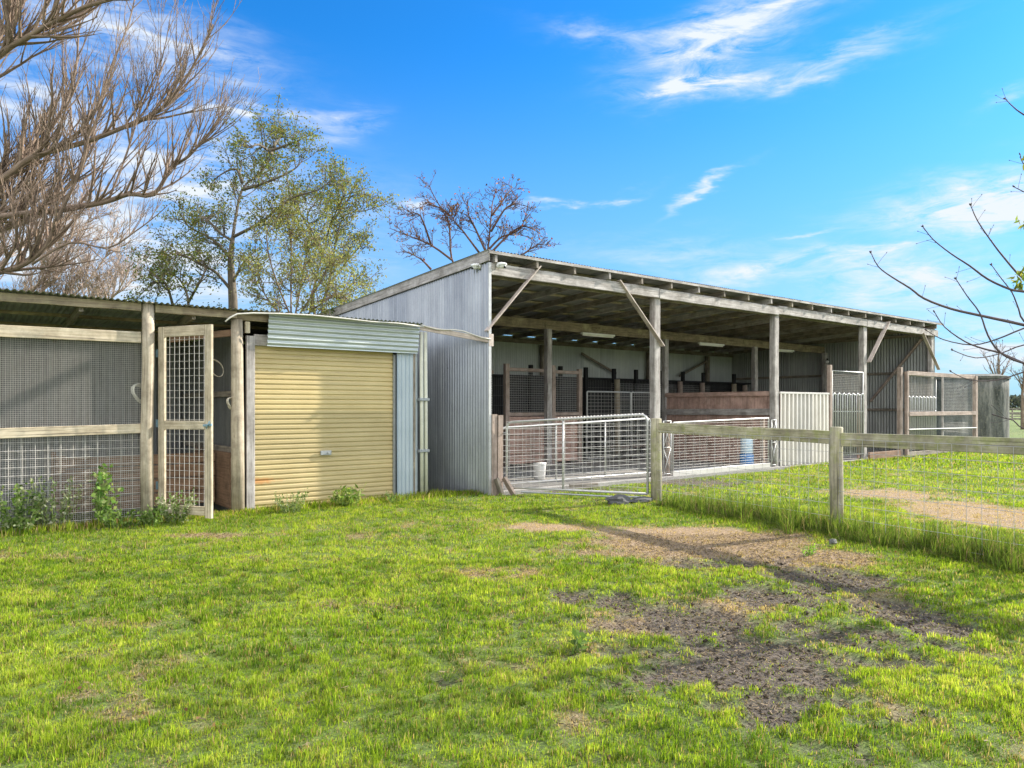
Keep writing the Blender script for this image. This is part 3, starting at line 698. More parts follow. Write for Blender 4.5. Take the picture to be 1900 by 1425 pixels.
def pipe_gate(name, label, p0, p1, z0, z1, z1b, ups, sa, sb, mesh='wire_white', ties=False, group=None, wr=.0035, cr=.12):
    p0 = Vector((*p0, 0)); p1 = Vector((*p1, 0)); A = (p1-p0); L = A.length; A.normalize(); Nn = Vector((-A.y, A.x, 0))
    g = thing(name, label, 'gate', p0, group)
    b = MB(); rounded_frame(b, p0, A, L, z0, z1, z1b, cr=cr); b.build('frame', M['white_pipe'], g, True)
    for u in ups:
        b = MB(); b.tube([p0+A*L*u+Vector((0, 0, z0)), p0+A*L*u+Vector((0, 0, z1+(z1b-z1)*u))], .018, 8); b.build('upright', M['white_pipe'], g, True)
    b = MB(); zz = min(z1, z1b)-.02
    b.wires(p0+Nn*-.025+Vector((0, 0, z0)), A, L, Vector((0, 0, 1)), zz-z0, sa, sb, wr, .003)
    if z1b > z1+.02:
        b.tube([p0+Vector((0, 0, z1))-Nn*.025, p1+Vector((0, 0, z1b-.01))-Nn*.025], wr, 4)
        n_ = round(L/sa)
        for i in range(1, n_): t = i/n_; b.tube([p0+A*L*t-Nn*.025+Vector((0, 0, zz)), p0+A*L*t-Nn*.025+Vector((0, 0, z1+(z1b-z1)*t))], wr, 4, False)
    b.build('wire_mesh', M[mesh], g)
    if ties:
        b = MB()
        for i in range(26):
            t = .38+.58*i/25; q = p0+A*L*t+Vector((0, 0, z1+(z1b-z1)*t))
            b.tube([q+(Vector((0, 0, 1))*math.cos(a)+Nn*math.sin(a))*.031+A*.004*a for a in [k*math.pi/4 for k in range(9)]], .006, 4)
        b.build('wire_ties', M['wire_white'], g)
    for z in (z0+.12, z1-.2):
        b = MB(); b.tube([p0-A*.09+Vector((0, 0, z)), p0+Vector((0, 0, z))], .012, 6); b.build('hinge_pin', M['steel'], g, True)
    return g
g1 = pipe_gate('field_gate', 'mesh covered pipe gate from the shed corner to the near mossy fence post', (.30, -.17), (1.54, -2.42), .10, 1.28, 1.42, (.42,), .16, .11, ties=True)
g2 = pipe_gate('field_gate', 'long pipe gate closing the first bay behind the nearer tied mesh gate', (.30, .02), (4.36, .02), .13, 1.17, 1.30, (.33, .66), .19, .10, mesh='wire')
b = MB(); b.bar((4.28, -.055, 1.14), (4.34, -.055, 1.14), .012, .12, (0, 0, 1)); b.build('latch_plate', M['plastic_white'], g2)
g3 = pipe_gate('field_gate', 'low white framed gate with close horizontal wires in the second bay', (5.04, -.03), (8.72, -.03), .12, 1.20, 1.27, (), .38, .062, mesh='wire_white', cr=.03, wr=.0026)
b = MB(); b.bar((5.0, -.06, .06), (8.74, -.06, .08), .03, .11); b.build('kick_board', M['white_iron'], g3)
def truss(name, label, x0, x1, y, z0, z1):
    g = thing(name, label, 'gate frame', (x0, y, 0), 'narrow braced steel frames beside the posts')
    b = MB(); 
    for x in (x0, x1): b.tube([(x, y, z0), (x, y, z1)], .014, 6)
    for z in (z0, (z0+z1)/2, z1): b.tube([(x0, y, z), (x1, y, z)], .010, 6)
    b.build('frame', M['white_pipe'], g, True)
    b = MB(); m_ = (z0+z1)/2
    for a, c in ((z0, m_), (m_, z1)):
        b.tube([(x0, y, a), (x1, y, c)], .009, 6); b.tube([(x1, y, a), (x0, y+.01, c)], .009, 6)
    b.build('cross_brace', M['white_pipe'], g, True); return g
truss('braced_frame', 'narrow cross braced steel frame between the near shed post and the low white gate', 4.68, 4.93, -.07, .08, 1.24)
truss('braced_frame', 'narrow cross braced steel frame on the far side of the low white gate', 8.80, 9.0, -.07, .08, 1.22)
b = MB(); b.bar((4.965, .05, -.05), (4.965, .05, 1.1), .08, .08, (0, 1, 0)); o = b.build('gate_post', M['wood_brown'], None, at=(4.965, .05, 0)); tag(o, 'short red brown timber post at the hinge end of the low white gate', 'post')
b = MB(); b.bar((8.66, .09, -.05), (8.66, .09, 1.25), .09, .09, (0, 1, 0)); o = b.build('gate_post', M['wood_brown'], None, at=(8.66, .09, 0)); tag(o, 'short brown timber post behind the blue drum end of the low white gate', 'post')
# pen panels and partitions inside the shed
yM = 4.25
def pen(name, label, x0, x1, y, zt_, zb_, board, mesh=True, posts=(True, True), board_mat='wood_red', sa=.06, px_=0.):
    g = thing(name, label, 'pen panel', (x0, y, 0), 'timber pen fronts inside the shed')
    for on, x in zip(posts, (x0, x1)):
        if on: b = MB(); b.bar((x, y, 0), (x, y, zt_+.10+random.random()*.08), .13, .12, (0, 1, 0), jit=.004); b.build('post', M['wood_brown'], g)
    b = MB(); b.bar((x0+.066, y-.02, zt_), (x1-.066, y-.02, zt_), .05, .09); b.build('top_rail', M['wood_brown'], g)
    b = MB(); b.bar((x0+.066, y-.02, zb_), (x1-.066, y-.02, zb_), .05, .09); b.build('middle_rail', M['wood_brown'], g)
    if mesh: b = MB(); b.wires((x0+.06, y+.02, zb_), (1, 0, 0), x1-x0-.12, (0, 0, 1), zt_-zb_, sa, sa, .0035, sides=4); b.build('wire_mesh', M['wire'], g)
    if board:
        b = MB(); nb_ = 5
        for k in range(nb_): z = .06+(zb_-.12)*(k+.5)/nb_; b.bar((x0+.066, y+.02, z), (x1-.066, y+.02, z), .025, (zb_-.12)/nb_-.012)
        b.build('kick_boards', M[board_mat], g)
    return g
pen('mesh_pen', 'timber and mesh pen front left of the first inner post, with red boards below', 3.65, 5.08, yM, 2.52, 1.36, True)
pen('mesh_pen', 'timber and mesh pen front right of the first inner post, with red boards below', 5.22, 6.2, yM, 2.50, 1.36, True)
pen('mesh_pen', 'dark mesh pen front next to the gable wall', .30, 3.50, yM+.3, 2.45, 1.3, False, posts=(False, False), sa=.06)
for i, (x0, x1, lab) in enumerate([(6.35, 8.10, 'white pipe mesh panel inside the shed, left one of two side by side'), (8.14, 9.05, 'white pipe mesh panel inside the shed, right one of two side by side')]):
    g = thing('pipe_panel', lab, 'pen panel', (x0, 4.1, 0), 'white pipe panels inside the shed')
    b = MB(); rounded_frame(b, (x0, 4.1, 0), (1, 0, 0), x1-x0, .1, 1.98, cr=.04); b.build('frame', M['white_pipe'], g, True)
    b = MB(); b.wires((x0, 4.08, .1), (1, 0, 0), x1-x0, (0, 0, 1), 1.86, .10 if i else .13, .10, .0035); b.build('wire_mesh', M['wire_white'], g)
# transverse board partition from the third front post back to the middle row
g = thing('board_partition', 'faded red board partition with a grey mid rail running back from the front post', 'partition', (9.13, .2, 0), None)
b = MB()
for k in range(9):
    pass
b.sheet((9.20, .18, 0), (0, 1, 0), 3.5, (0, 0, 1), 1.93, (-1, 0, 0), pitch=.13, amp=.004, steps=12, prof=lambda t: (-1 if t < .06 else 1)); b.build('boards', M['wood_red'], g)
b = MB(); b.bar((9.155, .16, 1.90), (9.155, 3.68, 1.90), .05, .12); b.build('capping_rail', M['wood_red'], g)
b = MB(); b.bar((9.14, .16, 1.42), (9.14, 3.68, 1.40), .06, .17, jit=.006); b.build('mid_rail', M['wood_grey'], g)
# dark rear pens
g = thing('rear_pens', 'row of black shadecloth pens along the back wall of the open shed', 'pens', (9, 7.0, 0))
b = MB(); b.bar((.1, 7.25, 1.28), (18.3, 7.25, 1.28), .02, 2.4); b.build('shadecloth', M['black'], g)
b = MB(); b.bar((.1, 7.0, 2.50), (18.3, 7.0, 2.50), .05, .07); b.build('top_rail', M['black'], g)
b = MB(); b.wires((.15, 7.05, .1), (1, 0, 0), 18.1, (0, 0, 1), 2.4, .075, .3, .003, sides=3); b.build('wire_mesh', M['wire_dark'], g)
for x in (6.65, 7.88, 9.0, 10.32, 11.42, 12.7, 13.96, 15.17, 17.11):
    b = MB(); b.bar((x, 6.95, 0), (x, 6.95, 2.86), .13, .11, (0, 1, 0)); b.build('post', M['black'], g)
for i, (px, top) in enumerate([(1145, 2.42), (1262, 2.42), (1303, 2.40), (1362, 2.40), (1382, 2.36), (1478, 2.30), (1512, 2.30)]):
    x = xat(px, 5.6); b = MB(); b.tube([(x, 5.6, 0), (x+.01, 5.6, 1.3), (x, 5.6, top)], [.10, .095, .09], 9)
    wh = ['next to the mesh panels', 'just right of the near front post', 'with mesh beside it', 'tallest and roughest', 'thin one beside the inner timber post', 'above the pale iron sheet on the left', 'above the pale iron sheet on the right'][i]
    o = b.build('pen_post', M['wood_brown'] if i % 3 else M['wood_post'], None, True, at=(x, 5.6, 0)); tag(o, 'rough round pen post inside the shed, '+wh, 'post', 'round pen posts inside the shed')
g = thing('wire_screen', 'wire mesh screen strung between the round pen posts', 'mesh screen', (12, 5.65, 0))
b = MB(); b.wires((8.9, 5.68, .3), (1, 0, 0), 5.0, (0, 0, 1), 2.0, .07, .07, .003, sides=3); b.build('wire_mesh', M['wire'], g)
b = MB(); b.bar((8.9, 5.7, .26), (13.9, 5.7, .26), .04, .08); b.build('bottom_rail', M['wood_brown'], g)
# pale iron sheet in the third bay
g = thing('iron_screen', 'pale ribbed iron screen standing between the third and fourth front posts', 'screen', (9.3, -.02, 0))
b = MB(); b.sheet((9.24, .0, .03), (1, 0, 0), 2.42, (0, 0, 1), 1.86, (0, -1, 0), pitch=.19, amp=.045, steps=14, prof=lambda t: (1 if t < .42 else (1-2*(t-.42)/.1 if t < .52 else (-1 if t < .9 else -1+2*(t-.9)/.1))), rows=3, wob=.01)
b.build('ribbed_sheet', M['white_iron'], g)
b = MB(); b.bar((9.24, -.01, 1.915), (11.66, -.01, 1.915), .07, .05); b.build('capping', M['white_iron'], g)
b = MB(); b.bar((11.72, .0, -.05), (11.72, .0, 2.72), .11, .11, (0, 1, 0)); o = b.build('gate_post', M['wood_brown'], None, at=(11.72, 0, 0)); tag(o, 'tall pinkish timber post between the pale ribbed screen and the barred gate', 'post')
# barred gates
def barred(name, label, x0, x1, y, zt_, zm, zr, z0=.18, rz_mid=1.42):
    g = thing(name, label, 'gate', (x0, y, 0), 'white barred gates with mesh tops')
    b = MB(); n = max(4, int((x1-x0)/.125))
    for i in range(0, n, 2):
        xa = x0+(x1-x0)*i/n; xb = x0+(x1-x0)*(i+1)/n; m_ = (xa+xb)/2; r = (xb-xa)/2
        b.tube([(xa, y, z0), (xa, y, zm-r)]+[(m_-r*math.cos(t), y, zm-r+r*math.sin(t)) for t in (.6, 1.2, 1.57, 1.95, 2.5)]+[(xb, y, zm-r), (xb, y, z0)], .023, 6)
    b.build('bars', M['white_pipe'], g, True)
    b = MB()
    for z in (z0, rz_mid, zm-.03): b.tube([(x0-.02, y+.02, z), (x1+.02, y+.02, z)], .018, 6)
    for x in (x0-.02, x1+.02): b.tube([(x, y+.02, z0), (x, y+.02, zt_)], .018, 6)
    b.tube([(x0-.02, y+.02, zt_), (x1+.02, y+.02, zt_)], .014, 6); b.build('frame', M['white_pipe'], g, True)
    b = MB(); b.wires((x0, y+.04, zm), (1, 0, 0), x1-x0, (0, 0, 1), zt_-zm, .05, .05, .0028, sides=3); b.build('wire_mesh', M['wire_white'], g); return g
barred('barred_gate', 'white barred gate with a mesh top, nearer one, beside the pale ribbed screen', 11.85, 13.55, -.03, 2.56, 1.93, 1.45)
b = MB(); b.bar((13.42, .05, .05), (13.42, .05, 1.9), .10, .05, (0, 1, 0)); o = b.build('backing_board', M['wood_red'], None, at=(13.42, .05, 0)); tag(o, 'upright red brown board behind the nearer barred gate', 'board')
b = MB(); b.bar((11.9, .35, .9), (13.4, .35, .9), .04, 1.5)
barred('barred_gate', 'white barred gate with a mesh top, farther one, in the last bay', 16.35, 18.4, -.06, 2.55, 1.88, 1.4)
g = thing('mesh_run', 'timber framed mesh run past the far end of the open shed', 'mesh fence', (16.05, -.1, 0))
b = MB(); b.bar((15.92, .0, -.05), (15.92, .0, 2.80), .15, .13, (0, 1, 0)); b.build('post', M['wood_brown'], g)
b = MB(); b.bar((16.17, -.1, -.05), (16.17, -.1, 2.66), .11, .10, (0, 1, 0)); b.build('post', M['wood_brown'], g)
b = MB(); b.bar((21.5, -.1, -.05), (21.5, -.1, 2.66), .17, .13, (0, 1, 0)); b.build('post', M['wood_brown'], g)
b = MB(); b.bar((18.78, -.1, -.05), (18.78, -.1, 2.6), .05, .05, (0, 1, 0)); b.build('post', M['wood_grey'], g)
b = MB(); b.bar((16.23, -.1, 2.62), (21.41, -.1, 2.62), .06, .13); b.build('rail', M['wood_brown'], g)
b = MB(); b.bar((16.23, -.14, 1.33), (21.41, -.14, 1.33), .05, .13); b.build('rail', M['wood_brown'], g)
b = MB(); b.tube([(16.2, -.15, .84), (21.5, -.15, .80)], .022, 8); b.build('pipe_rail', M['wire'], g)
b = MB(); b.bar((16.23, -.1, .06), (21.41, -.1, .06), .05, .14); b.build('rail', M['wood_dark'], g)
b = MB(); b.wires((18.8, -.06, .1), (1, 0, 0), 2.7, (0, 0, 1), 2.5, .05, .05, .0022, sides=3); b.build('wire_mesh', M['wire'], g)
b = MB(); b.bar((13.85, -.05, .08), (15.84, -.05, .08), .06, .24); o = b.build('kick_plank', M['wood_bin'], None, at=(14.8, -.05, .1)); tag(o, 'dark red plank on the ground across the open bay near the far end wall', 'plank')
# ---------------------------------------------------------------- water tank
ct = W(1798, 755, 29.2); R_ = 1.34
tk = thing('water_tank', 'round stained concrete water tank at the far end of the open shed', 'tank', (ct.x, ct.y, 0))
b = MB(); b.tube([(ct.x, ct.y, -.1+2.75*k/6) for k in range(7)], R_, 56, True); b.build('wall', M['tank'], tk, True)
b = MB(); b.tube([(ct.x, ct.y, 2.64), (ct.x, ct.y, 2.74), (ct.x, ct.y, 2.83), (ct.x, ct.y, 2.87)], [R_+.05, R_+.06, R_*.75, .1], 56, True); b.build('lid', M['tank'], tk)
# ---------------------------------------------------------------- fittings
for i, (xa, xb) in enumerate([(5.87, 7.10), (10.87, 12.10), (14.93, 16.16)]):
    g = thing('tube_light', ['white tube light under the middle beam, nearest of the three', 'white tube light under the middle beam, second of the three', 'white tube light under the middle beam, farthest of the three'][i], 'light fitting', (xa, 3.84, 3.55), 'tube lights under the middle beam')
    b = MB(); b.bar((xa, 3.80, 3.545), (xb, 3.80, 3.545), .10, .05); b.build('batten_body', M['tube_light'], g)
    b = MB(); b.tube([(xa+.03, 3.80, 3.50), (xb-.03, 3.80, 3.50)], .019, 8); b.build('lamp_tube', M['tube_light'], g, True)
def ccam(name, label, p, look):
    g = thing(name, label, 'camera', p, 'white dome cameras at the gable corner'); p = Vector(p); lk = Vector(look).normalized()
    b = MB(); b.tube([p-lk*.01, p+lk*.02, p+lk*.09], [.055, .055, .05], 14); b.build('mount', M['plastic_white'], g, True)
    h = p+lk*.11+Vector((0, 0, -.01)); b = MB(); b.tube([h+Vector((0, 0, .045)), h+Vector((0, 0, .03)), h+Vector((0, 0, -.005))], [.04, .075, .08], 16); b.build('cap', M['plastic_white'], g, True)
    b = MB(); b.tube([h-Vector((0, 0, .006+.055*math.sin(t))) for t in (0, .4, .8, 1.2, 1.5)], [.062*math.cos(t) for t in (0, .4, .8, 1.2, 1.5)], 16); b.build('dome', M['plastic_white'], g, True)
    b = MB(); e = h+lk*.045-Vector((0, 0, .035)); b.tube([e, e+lk*.02-Vector((0, 0, .01))], .022, 10); b.build('lens', M['lens'], g, True)
ccam('security_camera', 'white dome camera on the outside of the gable wall near the top corner', (-.02, .22, 4.11), (-1, 0, 0))
ccam('security_camera', 'white dome camera on the front beam at the top corner', (.16, -.11, 4.10), (.1, -1, 0))
g = thing('lamp_bulb', 'small round white bulb on the far inner post', 'bulb', (18.12, 3.55, 3.3))
b = MB(); b.tube([(18.12, 3.6, 3.35), (18.12, 3.6, 3.28)], .03, 8); b.build('socket', M['black'], g)
b = MB(); b.tube([(18.12, 3.6, 3.28-.12*k/6) for k in range(7)], [.02, .045, .058, .062, .056, .036, .005], 12); b.build('globe', M['plastic_white'], g, True)
# bucket, drum
q = G(1001, 889, .03)
g = thing('bucket', 'white plastic bucket on the concrete behind the two gates', 'bucket', (q.x, q.y, .025))
b = MB(); b.tube([(q.x, q.y, .03), (q.x, q.y, .035), (q.x, q.y, .36), (q.x, q.y, .375), (q.x, q.y, .36), (q.x, q.y, .08)], [.10, .115, .145, .152, .138, .11], 24, False)
b.tube([(q.x, q.y, .03), (q.x, q.y, .032)], [.11, .11], 24); b.build('pail', M['plastic_white'], g, True)
b = MB(); b.tube([(q.x-.15*math.cos(t), q.y-.06*math.sin(t)-.01, .35-.08*math.sin(t)) for t in [k*math.pi/10 for k in range(11)]], .004, 5); b.build('handle', M['steel'], g)
q = Vector((8.35, .35, .03))
g = thing('water_drum', 'pale translucent drum on a blue base behind the low white gate', 'drum', q)
b = MB(); b.tube([(q.x, q.y, .03), (q.x, q.y, .06), (q.x, q.y, .34), (q.x, q.y, .36)], [.16, .175, .175, .15], 24); b.build('blue_base', M['plastic_blue'], g, True)
b = MB(); b.tube([(q.x, q.y, .362), (q.x, q.y, .40), (q.x, q.y, .72), (q.x, q.y, .80), (q.x, q.y, .84)], [.14, .155, .155, .12, .05], 24); b.build('upper_tank', plain('pale_blue_plastic', (.45, .58, .70), .4, 0, .1), g, True)
# stone and leaning blocks
def rock(name, label, c, sx, sy, sz, seed, mat='stone', cat='stone', rz=0.):
    b = MB(); n1, n2 = 9, 14; rows = []
    for i in range(n1+1):
        th = math.pi*i/n1; row = []
        for j in range(n2):
            ph = 2*math.pi*j/n2; d = Vector((math.sin(th)*math.cos(ph), math.sin(th)*math.sin(ph), math.cos(th)))
            k = 1+.35*mnoise.noise(d*1.6+Vector((seed, 0, 0)))+.12*mnoise.noise(d*4+Vector((0, seed, 0)))
            m_ = max(abs(d.x), abs(d.y), abs(d.z)); k *= 1+.35*(1/m_-1)*.6
            p = Vector((d.x*sx*k, d.y*sy*k, d.z*sz*k)); p = Matrix.Rotation(rz, 3, 'Z') @ p
            row.append(len(b.v)); b.v.append(tuple(Vector(c)+p))
        rows.append(row)
    for i in range(n1):
        for j in range(n2):
            j2 = (j+1) % n2; b.f.append((rows[i][j], rows[i+1][j], rows[i+1][j2], rows[i][j2])); b.uv += [(0, 0)]*4
    o = b.build(name, M[mat], None, False, at=c); tag(o, label, cat); return o
q = G(1148, 932); rock('stone', 'grey stone lump in the grass left of the near mossy fence post', (q.x, q.y, .03), .24, .15, .085, 3.)
q = G(1190, 930); rock('stone', 'flat grey stone touching the foot of the near mossy fence post', (q.x, q.y, .02), .24, .12, .05, 8.)
q = G(1546, 1010); rock('stone', 'small pale stone in the grass below the second fence post', (q.x, q.y, .03), .05, .04, .03, 12., 'tank')
b = MB(); b.bar((.12, -.26, -.02), (.06, -.17, .27), .17, .05, (1, -.3, 0)); b.build
o = b.build('leaning_block', M['wood_dark'], None, at=(.2, -.2, 0)); tag(o, 'short dark timber offcut leaning against the corner boards, left one', 'offcut', 'timber offcuts at the shed corner')
b = MB(); b.bar((.30, -.38, -.02), (.20, -.22, .28), .14, .05, (1, -.3, 0)); o = b.build('leaning_block', M['wood_brown'], None, at=(.46, -.4, 0)); tag(o, 'short brown timber offcut leaning at the shed corner, right one', 'offcut', 'timber offcuts at the shed corner')
b = MB(); b.tube([(.42, -.45, .03), (.9, -1.4, .035), (1.2, -1.9, .03), (1.52, -2.36, .04)], .016, 6); o = b.build('ground_bar', M['steel'], None, at=(.42, -.45, 0)); tag(o, 'thin dark steel bar lying on the ground below the tied mesh gate', 'bar')
b = MB(); q = G(1085, 903); b.bar((q.x-.3, q.y+.1, .03), (q.x+.25, q.y-.1, .035), .07, .06, jit=.005); o = b.build('timber_scrap', M['wood_dark'], None, at=(q.x, q.y, 0)); tag(o, 'short dark scrap of timber on the ground under the tied mesh gate', 'scrap')
# ---------------------------------------------------------------- near fence
fe = thing('paddock_fence', 'mossy plank rail fence with wire mesh and round posts running to the right', 'fence', (PA.x, PA.y, 0))
def post_(p, top, r):
    b = MB(); b.tube([(p.x, p.y, -.15), (p.x+.003, p.y, .5), (p.x-.003, p.y+.003, 1.0), (p.x, p.y, top-.01), (p.x, p.y, top)], [r*1.04, r*1.02, r, r*.98, r*.86], 16); return b.build('post', M['wood_fpost'], fe, True)
PC = PB+(PB-PA); 
post_(PA, 1.36, .088); post_(PB, 1.30, .078); post_(PC, 1.32, .08); post_(PC+(PB-PA), 1.3, .08)
nrm = Vector((-FD.y, FD.x))  # towards the paddock (+x)
rails = [(PA+nrm*.0+FD*.085, PB-FD*.08, 1.205, 1.165), (PB+FD*.08, PC-FD*.08, 1.145, 1.165), (PC+FD*.08, PC+(PB-PA), 1.15, 1.15)]
for a, q, z0, z1 in rails:
    b = MB(); b.bar((a.x, a.y, z0), (q.x, q.y, z1), .045, .165, jit=.003); b.build('rail', M['wood_moss'], fe)
b = MB(); LF = (PC-PA).length; off = -nrm*.04 if nrm.x > 0 else nrm*.04
A3 = Vector((FD.x, FD.y, 0)); O3 = Vector((PA.x+off.x, PA.y+off.y, .02))
b.wires(O3, A3, LF, Vector((0, 0, 1)), 1.13, .152, .16, .0026, .006); b.build('wire_mesh', M['wire'], fe)
# far fences
def far_fence(name, label, p0, p1, n, mat, hgt=1.5, rl=3):
    p0 = Vector(p0); p1 = Vector(p1); g = thing(name, label, 'fence', p0, None)
    for i in range(n):
        p = p0.lerp(p1, i/(n-1)); b = MB(); b.bar((p.x, p.y, -.05), (p.x, p.y, hgt), .16, .14, (0, 1, 0)); b.build('post', M[mat], g)
    for k in range(rl):
        z = hgt-.12-k*.42; b = MB(); b.bar((p0.x, p0.y, z), (p1.x, p1.y, z), .05, .13); b.build('rail', M[mat], g)
a = W(1862, 755, 62); q = W(2050, 755, 56); far_fence('post_and_rail_fence', 'dark post and rail fence in the far paddock, nearer one', (a.x, a.y, 0), (q.x, q.y, 0), 6, 'wood_dark')
a = W(1840, 755, 85); q = W(2050, 755, 95); far_fence('post_and_rail_fence', 'dark post and rail fence in the far paddock, farther one', (a.x, a.y, 0), (q.x, q.y, 0), 7, 'wood_dark', 1.4)
# ---------------------------------------------------------------- foliage helpers
def cards(name, P, size, cols, parent=None, long=1.8, droop=.0, mat='leaf', jitter=.3):
    P = np.asarray(P); n = len(P)
    d = RNG.normal(size=(n, 3)); d[:, 2] -= droop; d /= np.linalg.norm(d, axis=1)[:, None]
    e = RNG.normal(size=(n, 3)); e -= d*(e*d).sum(1)[:, None]; e /= np.linalg.norm(e, axis=1)[:, None]
    s = size*(1-jitter+2*jitter*RNG.random(n))[:, None]
    a = P; q1 = P+d*s*long*.5+e*s*.5; q2 = P+d*s*long; q3 = P+d*s*long*.5-e*s*.5
    V = np.stack([a, q1, q2, q3], 1).reshape(-1, 3)
    cols = np.asarray(cols); ci = RNG.integers(0, len(cols), n); cc = cols[ci]*(.7+.6*RNG.random(n))[:, None]
    return np_mesh(name, V, np.full(n, 4), np.arange(4*n), M[mat], np.repeat(cc, 4, 0), parent)
def rvec():
    while True:
        v = Vector((random.uniform(-1, 1), random.uniform(-1, 1), random.uniform(-1, 1)))
        if .05 < v.length < 1: return v.normalized()
class Tree:
    def __init__(s, up=.3, wig=.18, sides=4): s.thick = MB(); s.fine = MB(); s.tips = []; s.up = up; s.wig = wig
    def limb(s, pts, r0, r1, kids=None, sub=3, depthvar=0.):
        """guided limb through given world points"""
        P = [Vector(p) for p in pts]; Q = []
        for i in range(len(P)-1):
            for k in range(sub):
                t = k/sub; a = P[max(i-1, 0)]; b_ = P[i]; c = P[i+1]; d = P[min(i+2, len(P)-1)]
                Q.append(.5*((2*b_)+(-a+c)*t+(2*a-5*b_+4*c-d)*t*t+(-a+3*b_-3*c+d)*t**3))
        Q.append(P[-1]); n = len(Q)
        rr = [r0+(r1-r0)*(i/(n-1)) for i in range(n)]
        s.thick.tube(Q, rr, 8 if r0 > .05 else 6)
        if kids: s.spawn(Q, rr, *kids)
        return Q
    def spawn(s, Q, rr, per_m, L, lvl, amin=25, amax=60, t0=.1, nx=1.):
        tot = sum((Q[i+1]-Q[i]).length for i in range(len(Q)-1)); n = max(1, int(per_m*tot+random.random()))
        for k in range(n):
            t = t0+(1-t0)*(random.random()); i = min(int(t*(len(Q)-1)), len(Q)-2); f = t*(len(Q)-1)-i
            p = Q[i].lerp(Q[i+1], f); d = (Q[i+1]-Q[i]).normalized()
            a = rvec(); a = (a-d*a.dot(d)).normalized(); th = math.radians(random.uniform(amin, amax))
            nd = (d*math.cos(th)+a*math.sin(th)+Vector((0, 0, s.up))).normalized()
            s.grow(p, nd, L*random.uniform(.55, 1.25)*(1-.35*t), min(rr[i]*.65, .02*L**1.2 if L > .5 else .012*L), lvl, per_m, amin, amax)
    def grow(s, p, d, L, r, lvl, per_m, amin, amax):
        n = max(3, int(L/.18)) if lvl > 0 else max(3, min(6, int(L/.16))); pts = [p]; dd = d.copy(); st = L/n
        for i in range(n):
            dd = (dd+rvec()*s.wig+Vector((0, 0, s.up*.22))).normalized(); pts.append(pts[-1]+dd*st)
        rr = [max(r*(1-.75*i/n), s.rmin) for i in range(n+1)]
        (s.fine if lvl < 2 else s.thick).tube(pts, rr, 4 if lvl >= 1 else 3, False)
        if lvl > 0: s.spawn(pts, rr, per_m*s.dens, L*s.lf, lvl-1, amin, amax, .15)
        else: s.tips.append((pts[-1], pts[len(pts)//2]))
    rmin = .004; dens = 1.25; lf = .5
def px_limb(pts, Z, dz=0., curve=0.):
    n = len(pts); return [W(x, y, Z+dz*i/max(1, n-1)+curve*math.sin(i/max(1, n-1)*3.14)) for i, (x, y) in enumerate(pts)]
# ---------------------------------------------------------------- large bare tree on the left
base = W(-330, 755, 17.0)
tw = thing('bare_willow', 'large leafless willow with tan twigs sweeping up above the low shed', 'tree', (base.x, base.y, 0))
t = Tree(up=.33, wig=.11); t.rmin = .0034; t.dens = .8; t.lf = .62
t.limb([(base.x, base.y, -.1)]+px_limb([(-335, 700), (-320, 600), (-290, 520)], 17.), .45, .34)
L1 = [(-300, 560), (-180, 500), (-60, 415), (0, 402), (100, 390), (190, 376), (240, 360), (285, 361), (318, 312), (350, 290), (380, 256), (405, 225)]
L2 = [(-300, 520), (-160, 430), (0, 335), (60, 292), (150, 266), (220, 240), (295, 205), (335, 160), (365, 110), (395, 45)]
L3 = [(-300, 590), (-120, 540), (0, 505), (45, 490), (85, 457), (112, 395), (150, 315), (165, 250), (178, 190)]
L4 = [(-290, 480), (-120, 220), (0, 102), (50, 70), (92, 45), (160, 12), (230, -10), (300, -60)]
L5 = [(-240, 500), (-60, 420), (10, 340), (60, 280), (110, 215), (140, 130), (146, 60), (158, -30)]
L6 = [(-200, 480), (-40, 440), (60, 400), (140, 330), (175, 240), (200, 140), (240, 40), (260, -60)]
L7 = [(60, 490), (130, 450), (200, 460), (250, 430), (290, 400), (312, 380)]
L8 = [(200, 375), (235, 285), (262, 200), (300, 110), (318, 20)]
L9 = [(-250, 440), (-60, 160), (20, 30), (30, -60)]
for L, Z, dz, r0, r1, km, kl in [(L1, 17, -2.2, .17, .022, 4.4, 1.25), (L2, 17, -1.2, .17, .02, 4.2, 1.5), (L3, 16.6, -1.5, .15, .02, 4.2, 1.3), (L4, 17, -2., .16, .04, 4.0, 1.5),
                                 (L5, 17, .8, .13, .02, 4.0, 1.4), (L6, 17, 2., .12, .02, 4.2, 1.4), (L7, 15.8, -.6, .05, .01, 3.6, .9), (L8, 16, 0, .05, .012, 4.8, 1.3), (L9, 17, 1., .14, .03, 3.6, 1.5)]:
    t.limb(px_limb(L, Z, dz), r0*.55, r1*.6, (km*1.05, kl*1.35, 2, 14, 48, .15))
t.thick.build('trunk', M['bark_tan'], tw, True); t.fine.build('twigs', M['bark_tan'], tw)
base = W(-140, 755, 27.0)
tw = thing('bare_thicket_tree', 'pale pinkish dense twigged leafless tree farther back behind the low shed', 'tree', (base.x, base.y, 0))
t = Tree(up=.22, wig=.16); t.rmin = .0065; t.dens = 1.2; t.lf = .55
t.limb([(base.x, base.y, -.1)]+px_limb([(-120, 620), (-60, 560), (-20, 480)], 27.), .35, .2)
